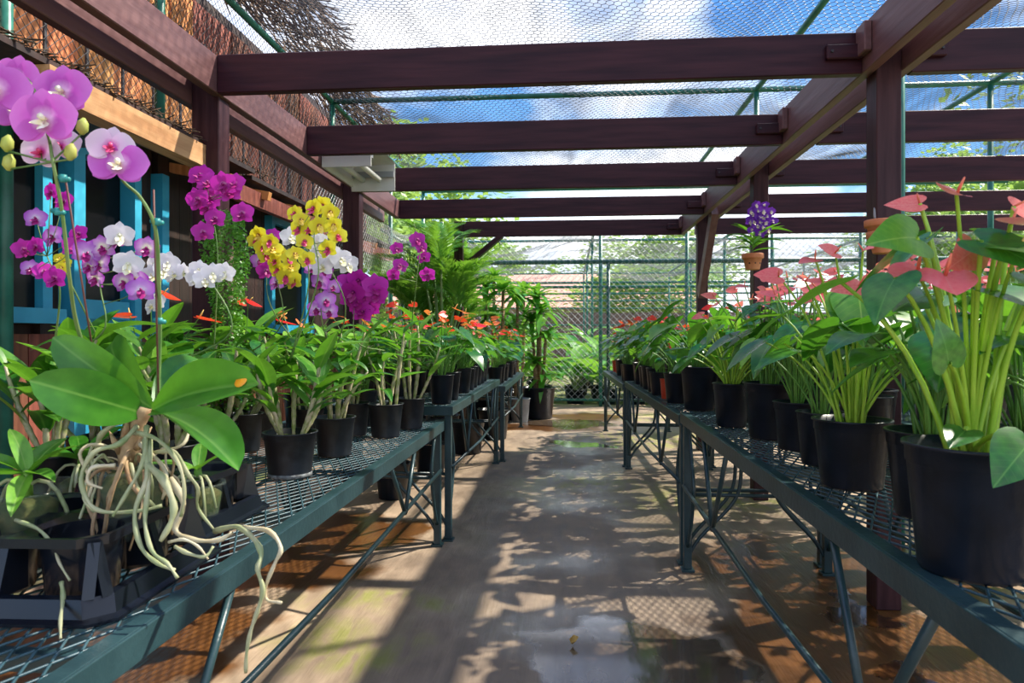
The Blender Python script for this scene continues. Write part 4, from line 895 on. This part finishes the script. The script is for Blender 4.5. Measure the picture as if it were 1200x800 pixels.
# column of small leaves
p = PD(268, 500, 2.75); p.x = max(p.x, -1.44); cl = empty('climbing_plant', (p.x, p.y, ZL1), label='tall green column of tiny leaves beside the left timber post', cat='climbing plant')
add_pot(cl, .075, .15, m_potd, True, m_moss)
b = MB(); b.tube([(0, 0, .1), (0, 0, .88)], .018, 8); b.build('support_pole', m_bark, cl, True)
rr = random.Random(9); b = MB()
for i in range(6500):
    z = .16 + .80 * rr.random() ** .9; a = rr.uniform(0, 2 * PI); rad = (.075 + .02 * math.sin(z * 9)) * (1 if z < .85 else .75) * rr.uniform(.5, 1.1); p = Vector((rad * math.cos(a) - .03 * (z - .4), rad * math.sin(a), z))
    s = rr.uniform(.009, .017); u = Vector((rr.uniform(-1, 1), rr.uniform(-1, 1), rr.uniform(-1, .2))).normalized() * s; v = u.orthogonal().normalized() * s * .32
    b.add([p, p + u * .5 + v, p + u, p + u * .5 - v], [(0, 1, 2, 3)])
tag(b.build('foliage', m_denl, cl), kind='stuff')

# ================================================================== ANTHURIUMS
ORD = ['first', 'second', 'third', 'fourth', 'fifth', 'sixth', 'seventh', 'eighth', 'ninth', 'tenth', 'eleventh', 'twelfth', 'thirteenth']
# near right bench, individually
def place(root, x, y, z, label, group, rz=0, cat='potted plant', s=1):
    root.location = (x, y, z); root.rotation_euler = (0, 0, rz); root.scale = (s, s, s)
    root['label'] = label; root['category'] = cat; root['group'] = group; return root
def atp(px_, by, z): p = PZ(px_, by, z); return p.x, p.y
GP = 'pink anthuriums on the near right bench'
def near(px_, by, seed, pr, ph, hh, sp, nl, nf, ls, fs, label, **k):
    o = anthurium('potted_anthurium', seed, pr, ph, hh, sp, nl, nf, ls, fs, 'pink', **k); x, y = atp(px_, by, ZR1); return place(o, x, y, ZR1, label, GP)
aa = near(1138, 668, 41, .093, .20, .34, .19, 13, 2, .12, .055, 'pink anthurium in the biggest black pot, nearest on the right bench', prad=.0042, low=.55)
def extra_leaf(par, a, tip, zh, me, sz=None, base=None):
    A_, T_ = PD(*a) - par.location, PD(*tip) - par.location; s = sz or (T_ - A_).length
    lf_ = put('leaf', me, par, frame(A_, T_ - A_, zh, s)); b = MB(); b0 = Vector(base or (0, 0, .18)); b.tube(quad(b0, b0.lerp(A_, .4) + Vector((0, 0, .25 * (A_ - b0).length)), A_), [.0045, .0042, .004, .0038, .0036, .0034, .003], 7, False)
    o = b.build('stalk', m_pet, None, True); o.parent = lf_; o.matrix_basis = lf_.matrix_basis.inverted(); return lf_
def extra_flower(par, a, tip, zh, col, idx, sz=None):
    A_, T_ = PD(*a) - par.location, PD(*tip) - par.location; s = sz or (T_ - A_).length
    f = put('flower', SP[col][idx], par, frame(A_, T_ - A_, zh, s)); put('spadix', SPADIX[col], f)
    b = MB(); b0 = Vector((0, 0, .18)); b.tube(quad(b0, b0.lerp(A_, .4) + Vector((0, 0, .25 * (A_ - b0).length)), A_), [.004, .0038, .0036, .0034, .003, .0028, .0026], 7, False)
    o = b.build('stalk', m_pet, None, True); o.parent = f; o.matrix_basis = f.matrix_basis.inverted(); return f
extra_leaf(aa, (1074, 278, .98), (1016, 272, .92), (.1, -.9, .45), HE[2], .088)
extra_leaf(aa, (1150, 282, .95), (1215, 300, .90), (0, -.6, .7), HE[0], .10)
extra_leaf(aa, (1112, 425, .92), (1108, 378, .90), (0, -.9, .5), HE[0], .062)
extra_leaf(aa, (1205, 520, .90), (1170, 560, .86), (-.5, -.8, .3), HE[0], .085)
extra_leaf(aa, (1130, 505, .95), (1100, 530, .88), (0, -.3, .9), HE[1], .06)
extra_leaf(aa, (1170, 340, 1.0), (1215, 350, .95), (0, -.2, .9), HE[0], .11)
extra_leaf(aa, (1085, 345, 1.1), (1040, 355, 1.0), (0, -.5, .8), HE[1], .12)
extra_flower(aa, (1121, 228, .97), (1080, 222, .93), (.25, -.45, .8), 'pink', 2, .062)
extra_flower(aa, (1108, 322, .97), (1120, 352, .90), (-.1, -.6, .8), 'pink', 0, .085)
extra_flower(aa, (1075, 318, 1.02), (1035, 335, .98), (0, -.5, .8), 'pink', 0, .075)
extra_flower(aa, (1142, 292, 1.0), (1118, 312, .95), (.6, -.6, .5), 'pink', 1, .075)
extra_flower(aa, (1185, 262, .95), (1200, 258, .90), (0, -.7, .7), 'pink', 0, .05)
extra_flower(aa, (1190, 300, .95), (1215, 310, .90), (.1, -.7, .7), 'orange', 1, .075)
near(1092, 604, 42, .085, .175, .32, .20, 16, 5, .145, .06, 'pink anthurium in the pot with coir fibre, wedged behind the biggest pot', soil=m_fibre, prad=.0034, pm=m_petd)
near(998, 569, 43, .088, .165, .33, .21, 17, 12, .145, .056, 'pink anthurium in the big clean black pot second along the aisle edge', prad=.0032, low=.3)
near(962, 543, 44, .066, .15, .34, .18, 12, 5, .14, .06, 'pink anthurium with a yellowed leaf, in a narrow pot behind the second big pot', prad=.0027, pm=m_petd)
near(934, 526, 45, .072, .155, .34, .20, 15, 9, .14, .055, 'pink anthurium in a speckled small pot between two larger ones', pm=m_petd, prad=.0026)
near(902, 513, 46, .088, .20, .30, .20, 20, 10, .14, .052, 'pink anthurium in the tall ribbed pot third along the aisle edge', pm=m_petd, prad=.0026)
near(857, 499, 47, .072, .175, .27, .20, 22, 4, .13, .05, 'pink anthurium in the last aisle side pot of the near right bench', potmat=m_pot)
i = 0
for (x, y, lab) in ((.98, 1.55, 'behind the biggest pots, nearest the picture edge'), (1.08, 1.95, 'in the rear row, second from the right picture edge'), (.98, 2.35, 'in the rear row behind the tall ribbed pot'), (.90, 2.72, 'in the rear row beside the middle post'), (.80, 3.05, 'in the rear row at the far end of the near bench'), (1.12, 2.62, 'hard against the right timber post'), (.92, 1.20, 'at the right picture edge, behind the leaves of the biggest pot')):
    o = anthurium('potted_anthurium', 60 + i, .08, .17, .34, .21, 18, 10, .145, .056, 'pink', light=.4, pm=m_petd, prad=.0026); place(o, x, y, ZR1, 'pink anthurium ' + lab, GP); i += 1

# shared plants for the farther benches
def proto_set(col, seed, nl=15, nf=4, pr=.066, ph=.155, hh=.27, sp=.17, ls=.115, fs=.065, potmat=None, light=.25):
    return [anthurium('potted_anthurium', seed + k, pr, ph, hh * (1 + .12 * k), sp, nl, nf, ls, fs, col, False, m_petd, potmat, .0022, light) for k in range(2)]
PS = {'red': proto_set('red', 80), 'orange': proto_set('orange', 90), 'green': proto_set('red', 100, 20, 0), 'redpink': proto_set('pink', 110, 13, 4, fs=.055),
      'redpot': proto_set('red', 120, 12, 2, .043, .12, .2, .12, .085, .05, m_redpot)}
used = set()
def put_plant(col, k, x, y, z, label, group, rz, s=1):
    src = PS[col][k % 2]
    if id(src) in used or src.name in used: o = copy_tree(src)
    else: o = src; used.add(src.name)
    return place(o, x, y, z, label, group, rz, s=s)
WD = {'red': 'red flowered anthurium', 'orange': 'orange flowered anthurium', 'green': 'leafy anthurium without flowers', 'redpink': 'coral pink anthurium', 'redpot': 'small anthurium in a red pot'}
rr = random.Random(17)
def grid(x_rows, y0, y1, step, z, cols, group, bench_w, rows):
    for ri, (x, rw) in enumerate(zip(x_rows, rows)):
        y = y0 + ri * step * .4; i = 0
        while y < y1:
            c = rr.choice(cols[ri]); put_plant(c, rr.randrange(2), x + rr.uniform(-.02, .02), y, z, '%s, %s along the %s, %s' % (WD[c], ORD[i], rw, bench_w), group, rr.uniform(0, 6.28), rr.uniform(.9, 1.1)); y += step * rr.uniform(.92, 1.1); i += 1
RO = ('aisle row', 'middle row', 'back row')
for x, y, c, lab in ((-1.36, 2.75, 'red', 'red flowered anthurium among the orchids, beside the left timber post'), (-1.30, 3.22, 'orange', 'orange flowered anthurium among the orchids in the back row'), (-1.05, 3.42, 'red', 'red flowered anthurium at the far end of the orchid bench'), (-1.40, 2.2, 'red', 'red flowered anthurium among the orchids, below the blue door')):
    put_plant(c, 1, x, y, ZL1, lab, 'anthuriums among the orchids', 2.0, 1.15)
grid((-.73, -.98, -1.26), 3.80, 5.85, .235, ZL2, (['red', 'green', 'red', 'orange'], ['red', 'green', 'red', 'redpink'], ['green', 'red', 'red', 'orange']), 'anthuriums on the second left bench', 'second left bench', RO)
grid((-.66, -.95), 6.15, 8.1, .26, ZL3, (['red', 'green', 'orange'], ['red', 'green', 'redpink']), 'anthuriums on the third left bench', 'third left bench', RO)
for (x, y, c, s, lab) in ((.68, 3.62, 'green', 1.45, 'wide bushy green anthurium in the large pot starting the second right bench'), (.62, 3.98, 'green', 1.1, 'leafy anthurium between the large pot and the red pot on the second right bench'),
                       (.60, 4.22, 'redpot', 1.0, 'small anthurium in the bright red pot on the edge of the second right bench')):
    put_plant(c, 0, x, y, ZR2, lab, 'anthuriums on the second right bench', 1.0, s)
grid((.60, .86, 1.08), 4.48, 5.7, .23, ZR2, (['green', 'red', 'green'], ['red', 'green', 'redpink'], ['red', 'green']), 'anthuriums on the second right bench', 'second right bench', ('edge beyond the red pot', 'middle row', 'rear row'))
grid((.90, 1.10), 3.65, 4.4, .24, ZR2, (['green', 'red'], ['red', 'redpink']), 'anthuriums on the second right bench', 'second right bench', ('inner row beside the large pot', 'rear row beside the large pot'))
grid((.55, .80, 1.05), 5.98, 7.9, .25, ZR3, (['red', 'redpot', 'green', 'redpot'], ['orange', 'green', 'red'], ['red', 'green']), 'anthuriums on the third right bench', 'third right bench', RO)
grid((1.60, 1.95), 1.5, 6.3, .40, .74, (['green', 'redpink', 'red'], ['green', 'redpink']), 'anthuriums on the benches behind the right posts', 'benches behind the right posts', ('near row', 'far row'))

# ================================================================== HANGING CLAY POTS
def clay_pot(r, h, root):
    b = MB(); b.lathe([(0, 0), (r * .62, 0), (r * .66, .004), (r * .86, h * .68), (r * .98, h * .69), (r * 1.02, h * .72), (r * 1.04, h * .96), (r * 1.02, h), (r * .9, h), (r * .82, h * .68), (r * .6, .01)], 24)
    b.build('clay_bowl', m_clay, root, True)
    for a in (-2.2, -1.5, -.8): 
        b = MB(); zz = h * .38; q = r * .775; b.tube([(q * math.cos(a), q * math.sin(a), zz), ((q + .002) * math.cos(a), (q + .002) * math.sin(a), zz)], .005, 8); b.build('drain_hole', m_glass_shade, root)
    b = MB(); b.tube(spline([(0, r * .9, h), (0, r * 1.0, h + .05), (0, r * 1.15, h + .06), (0, r * 1.15, h + .02)], 4), .0018, 5); b.build('wire_hook', m_wire, root, True)
p = PY(882, 316, 4.62); vo = empty('hanging_orchid', p, label='violet flowered orchid in a terracotta pot hung on the middle right post', cat='orchid'); clay_pot(.068, .105, vo)
b = MB(); b.lathe([(0, .10), (.03, .105), (.06, .10)], 14, wob=.1); b.build('moss', m_moss, vo, True)
rr = random.Random(4)
for i in range(15):
    a = i * 2.4; d = Vector((math.cos(a), math.sin(a) * .7, rr.uniform(.1, 1.0))); s = rr.uniform(.17, .28)
    leaf_on(vo, ST[i % 4], Vector((0, -.01, .12 + .008 * i)), d, Vector((0, 0, 1)) - d * .2, s, s * .55)
fl = [(.03 + .042 * math.cos(a) * q, -.07, .325 + .05 * math.sin(a) * q) for q, k in ((.35, 3), (1.1, 8), (1.9, 9)) for a in [2 * PI * j / k + q for j in range(k)]]
fl = [(max(-.03, x), y, z) for x, y, z in fl]
spike(vo, [p + Vector((0, 0, .13)), p + Vector((.0, -.03, .22)), p + Vector((.03, -.05, .33))], [p + Vector(f) for f in fl], 'blu', 1.15, .002, (.1, -1, .1), .8, 5)
b = MB(); b.tube(spline([(-.06, -.06, .16), (-.14, -.08, .20), (-.22, -.10, .13)], 4), .003, 5); b.build('root', m_root, vo, True)
p = PY(1036, 297, 2.79); e1 = empty('hanging_clay_pot', p + Vector((.0, 0, 0)), label='empty terracotta pot hung on the right post, lower of the two', cat='pot', group='empty terracotta pots on the right post'); clay_pot(.062, .085, e1)
p = PY(1036, 284, 2.79); e2 = empty('hanging_clay_pot', p + Vector((-.008, 0, .002)), label='empty terracotta pot hung on the right post, upper of the two', cat='pot', group='empty terracotta pots on the right post'); clay_pot(.062, .085, e2)

# ================================================================== PALMS, CORN PLANTS AND BEDS
def frond_mesh(seed, nl=30, L_=1.0, mt=m_palm):
    rr_ = random.Random(seed); b = MB(); pts = [Vector((0, L_ * t * (1 - .12 * t), L_ * (.42 * t - .55 * t * t))) for t in [i / 14 for i in range(15)]]
    b.tube(pts, [.008 * (1 - .85 * i / 14) for i in range(15)], 4)
    for i in range(nl):
        t = .15 + .85 * i / nl; k = t * 14; j = min(13, int(k)); p = pts[j].lerp(pts[j + 1], k - j); tn = (pts[j + 1] - pts[j]).normalized()
        for sgn in (-1, 1):
            l = .34 * L_ * math.sin(PI * min(.96, t * .85 + .1)) ** .6 * rr_.uniform(.85, 1.1); d = (Vector((sgn, 0, .35)) + tn * rr_.uniform(.7, 1.0)).normalized(); sd_ = tn.cross(d).cross(d).normalized() * .013
            m1 = p + d * l * .5 + Vector((0, 0, .01)); m2 = p + d * l + Vector((0, 0, -.22 * l))
            b.add([p, m1 - sd_, m1 + sd_, m2], [(0, 1, 2), (1, 3, 2)])
    return b.mesh('frond', mt)
FR = [frond_mesh(1), frond_mesh(2, 26), frond_mesh(3, 34)]
def palm(x, y, ht, seed, label, n=17, fl_=.78):
    r0 = empty('palm', (x, y, 0), label=label, cat='palm', group='feathery palms beside the building'); rr_ = random.Random(seed)
    add_pot(r0, .17, .3)
    stems = []
    for i in range(5):
        a = i * 2.4; top = Vector((.16 * math.cos(a), .16 * math.sin(a), ht * rr_.uniform(.45, .72))); b = MB(); b.tube(quad(Vector((.04 * math.cos(a), .04 * math.sin(a), .25)), Vector((.05 * math.cos(a), .05 * math.sin(a), ht * .4)), top), [.02, .018, .017, .016, .015, .014, .01], 6); b.build('stem', m_stem, r0, True); stems.append(top)
    for i in range(n * 2):
        p = stems[i % 5]; a = rr_.uniform(0, 2 * PI); d = Vector((math.cos(a), math.sin(a), rr_.uniform(.6, 2.0))); s = fl_ * rr_.uniform(.65, 1.05)
        put('frond', rr_.choice(FR), r0, frame(p, d, Vector((0, 0, 1)), s))
palm(-1.28, 6.9, 2.7, 1, 'nearest feathery palm, leaning out beside the building corner'); palm(-1.35, 7.9, 2.3, 2, 'tallest feathery palm, reaching up to the rafters'); palm(-1.75, 7.75, 2.3, 3, 'feathery palm against the building wall'); palm(-1.6, 9.0, 2.0, 4, 'feathery palm farthest from the camera')
palm(-1.7, 10.1, 3.3, 6, 'tall palm whose fronds show between the rafters', 10)
def rosette(par, p, n, s, rr_, ms=DR, up=(.15, 1.6)):
    for i in range(n):
        a = i * 2.4 + rr_.uniform(-.2, .2); t = i / n; d = Vector((math.cos(a), math.sin(a), up[0] + (up[1] - up[0]) * t)); q = s * rr_.uniform(.75, 1.05) * (1 - .25 * t)
        put('leaf', rr_.choice(ms), par, frame(p + Vector((0, 0, .05 * t)), d, Vector((0, 0, 1)) - d * .15, q, q * 1.15))
def corn_plant(x, y, heads, seed, label, pr=.16, ph=.28, mt=None, nl=16, s=.34):
    r0 = empty('corn_plant', (x, y, 0), label=label, cat='potted plant', group='corn plants on tall bare canes'); rr_ = random.Random(seed); add_pot(r0, pr, ph, mt)
    for (dx, dy, h_) in heads:
        b = MB(); a, c = Vector((dx * .35, dy * .35, ph * .8)), Vector((dx, dy, h_)); b.tube([a, a.lerp(c, .5) + Vector((.01, 0, 0)), c], [.026, .023, .02], 8); b.build('cane', m_browncane, r0, True)
        rosette(r0, c - Vector((0, 0, .04)), nl, s, rr_)
p = PZ(631, 490, 0)
corn_plant(p.x, p.y, [(-.02, 0, 1.62), (.10, -.05, 1.1), (-.10, .05, 1.3), (.06, .06, .55), (-.05, -.08, .75), (.02, -.1, 1.42)], 1, 'corn plant with several leafy canes in the large black floor pot', .225, .42, None, 24, .40)
for i, (px_, d_, hs) in enumerate(((602, 9.0, (1.62, 1.2)), (585, 8.7, (1.7, 1.35)), (565, 8.9, (1.75, 1.1)), (545, 8.6, (1.6, 1.25)), (575, 10.0, (1.95, 1.5)), (610, 10.0, (1.75, 1.3)), (520, 8.9, (1.5, 1.1)))):
    p = PD(px_, 400, d_); corn_plant(p.x, p.y, [(.05, 0, hs[0]), (-.09, .04, hs[1])], 10 + i, 'corn plant %s to the left of the large floor pot, behind the benches' % ORD[i], nl=22, s=.42)
def broad(x, y, z, h_, n, seed, label, s=.5, grp='broad leaved plants beyond the fence'):
    r0 = empty('broad_leaved_plant', (x, y, z), label=label, cat='plant', group=grp); rr_ = random.Random(seed); add_pot(r0, .17, .28)
    allm = MB()
    for i in range(n):
        a = i * 2.4; q = rr_.random(); d0 = Vector((math.cos(a), math.sin(a), 0)); p = Vector((0, 0, .26)) + d0 * (.05 + .28 * q) + Vector((0, 0, h_ * (1 - .6 * q) * rr_.uniform(.6, 1)))
        allm.tube(quad(Vector((0, 0, .25)), Vector((0, 0, .25)).lerp(p, .4) + Vector((0, 0, .1)), p, 4), .006, 4, False)
        d = d0 + Vector((0, 0, rr_.uniform(.1, 1.4))); ss = s * rr_.uniform(.6, 1.05); put('leaf', rr_.choice(BR), r0, frame(p, d, Vector((0, 0, 1)) - d * .2, ss))
    allm.build('stalks', m_stem, r0, True)
    return r0
k = 0
for row, (yy, hh) in enumerate(((11.25, .5), (12.1, .72), (13.4, .85), (15.2, .95))):
    for j in range(13 if row < 2 else 8):
        x = -1.6 + j * (.55 if row < 2 else .95) + rr.uniform(-.1, .1); wh = ('front', 'second', 'third', 'rear')[row]
        broad(x, yy + rr.uniform(-.15, .15), -.06, hh * rr.uniform(.85, 1.2), 15, 200 + k, 'broad leaved potted plant beyond the fence, %s from the left in the %s row' % (ORD[j], wh), (.5, .55, .6, .7)[row]); k += 1
# small ferny plants on the floor under and behind the right benches
for j, (x, y) in enumerate(((2.6, 3.4), (2.9, 4.6), (2.6, 5.9), (3.2, 7.0), (2.4, 7.6), (1.6, 8.3), (3.9, 5.2), (4.0, 8.2))):
    broad(x, y, 0, .55, 15, 300 + j, 'broad leaved potted plant on the floor, %s behind the right benches' % ORD[j], .5, 'broad leaved plants right of the benches')
# black pots under the left benches
def spare(x, y, r, h, lab, mt=None):
    r0 = empty('spare_pot', (x, y, 0), label=lab, cat='pot', group='spare pots under the left benches'); add_pot(r0, r, h, mt)
spare(-.95, 6.4, .16, .3, 'black pot on the floor under the third left bench, nearer one'); spare(-.8, 7.3, .17, .32, 'black pot on the floor under the third left bench, farther one')
spare(-1.2, 4.6, .12, .24, 'black pot on the floor under the second left bench, nearer one'); spare(-1.1, 5.4, .13, .25, 'black pot on the floor under the second left bench, farther one')
spare(-.62, 8.75, .13, .3, 'grey pot on the floor beside the large corn plant pot', mat('grey_pot', (.25, .27, .29), (.35, .36, .38), .5, 9))
# dead leaf on the aisle floor
q = PZ(671, 756, 0); b = MB(); b.add([(0, 0, .004), (.012, -.006, .018), (.022, .004, .03), (.008, .012, .024), (-.012, .006, .02), (-.006, -.01, .012), (.004, .002, .038)], [(0, 1, 6, 5), (1, 2, 6), (2, 3, 6), (3, 4, 6), (4, 5, 6), (0, 5, 1)])
o = b.build('dead_leaf', mat('dead_leaf_brown', (.30, .17, .03), (.45, .28, .06), .7, 60)); o.location = q; tag(o, 'small curled yellow brown leaf lying in the aisle puddle', 'leaf')

# ================================================================== FAR BACKGROUND
bw = empty('far_building', (-3, 30, 0), label='low house with a red tiled roof beyond the garden', cat='building')
b = MB(); b.span((-6, 0, 0), (8, 5, 2.4)); b.build('wall', mat('pale_wall', (.55, .48, .42), (.7, .62, .55), .8, 2), bw)
b = MB(); b.add([(-6.6, -.7, 2.3), (8.6, -.7, 2.3), (8.6, 2.8, 4.0), (-6.6, 2.8, 4.0), (-6.6, 5.7, 2.3), (8.6, 5.7, 2.3), (-6.6, -.7, 2.2), (8.6, -.7, 2.2)], [(0, 1, 2, 3), (3, 2, 5, 4), (0, 3, 4), (1, 5, 2), (6, 7, 1, 0)]); b.build('roof', mat('red_roof', (.5, .22, .16), (.7, .38, .3), .8, 6, (1, 4, 1)), bw)
hd = empty('boundary_wall', (0, 21, 0), label='long brown boundary wall behind the broad leaved plants', cat='wall')
mbw = mat('brown_screen', (.12, .075, .06), (.22, .15, .12), .8, 6, (8, 1, 1), .4)
for i in range(26):
    x = -9 + i * 1.0; b = MB(); b.span((x + .012, 0, 0), (x + .988, .08, 1.78 + .02 * (i % 2))); b.build('panel', mbw, hd)
def crown_mesh(seed, n=2600, s=.16):
    rr_ = random.Random(seed); b = MB(); cl_ = [(Vector((rr_.gauss(0, .4), rr_.gauss(0, .4), rr_.gauss(0, .36))), rr_.uniform(.25, .5)) for _ in range(16)]
    for i in range(n):
        c, r_ = rr_.choice(cl_); v = Vector((rr_.gauss(0, 1), rr_.gauss(0, 1), rr_.gauss(0, 1))).normalized() * r_ * rr_.uniform(.6, 1.0); p = c + v
        u = Vector((rr_.uniform(-1, 1), rr_.uniform(-1, 1), rr_.uniform(-.6, .6))).normalized() * s * rr_.uniform(.3, .8); w_ = u.orthogonal().normalized() * s * .22
        b.add([p, p + u * .5 + w_, p + u, p + u * .5 - w_], [(0, 1, 2, 3)])
    return b.mesh('crown', m_tree)
CM = [crown_mesh(1), crown_mesh(2), crown_mesh(3)]
def tree(x, y, h_, w_, seed, label):
    r0 = empty('tree', (x, y, 0), label=label, cat='tree', group='trees beyond the garden'); rr_ = random.Random(seed)
    b = MB(); b.tube([(0, 0, -.1), (.1, 0, h_ * .4), (0, .1, h_ * .75)], [.16, .12, .05], 8); b.build('trunk', m_bark, r0, True)
    for k in range(3):
        o = put('crown', CM[(seed + k) % 3], r0); o.location = (rr_.uniform(-.3, .3) * w_, rr_.uniform(-.3, .3) * w_, h_ * (.55 + .15 * k)); o.scale = (w_ * .5, w_ * .5, h_ * .26); o.rotation_euler = (0, 0, rr_.uniform(0, 6)); tag(o, kind='stuff')
for i, (x, y, h_, w_, lab) in enumerate(((3.0, 25, 4.0, 5.0, 'pale green tree behind the brown boundary wall, centre right'), (-5, 42, 6.5, 7, 'distant hazy tree above the red roof'), (15, 24, 7, 5, 'tall tree at the right, behind the far shade house'), (8.8, 12.6, 4.6, 3.0, 'bright green tree seen through the rafters at right'),
                                 (9.6, 9.5, 5.6, 3.5, 'nearest tree outside the shade house on the right'), (-6, 24, 8, 7, 'tall tree beyond the thatched building'), (-4.5, 16, 5.5, 3.4, 'tree behind the palms at the left'), (16, 30, 8, 7, 'broad tree farthest to the right'), (4, 43, 7, 8, 'distant tree in the middle of the view'))):
    tree(x, y, h_, w_, i + 1, lab)
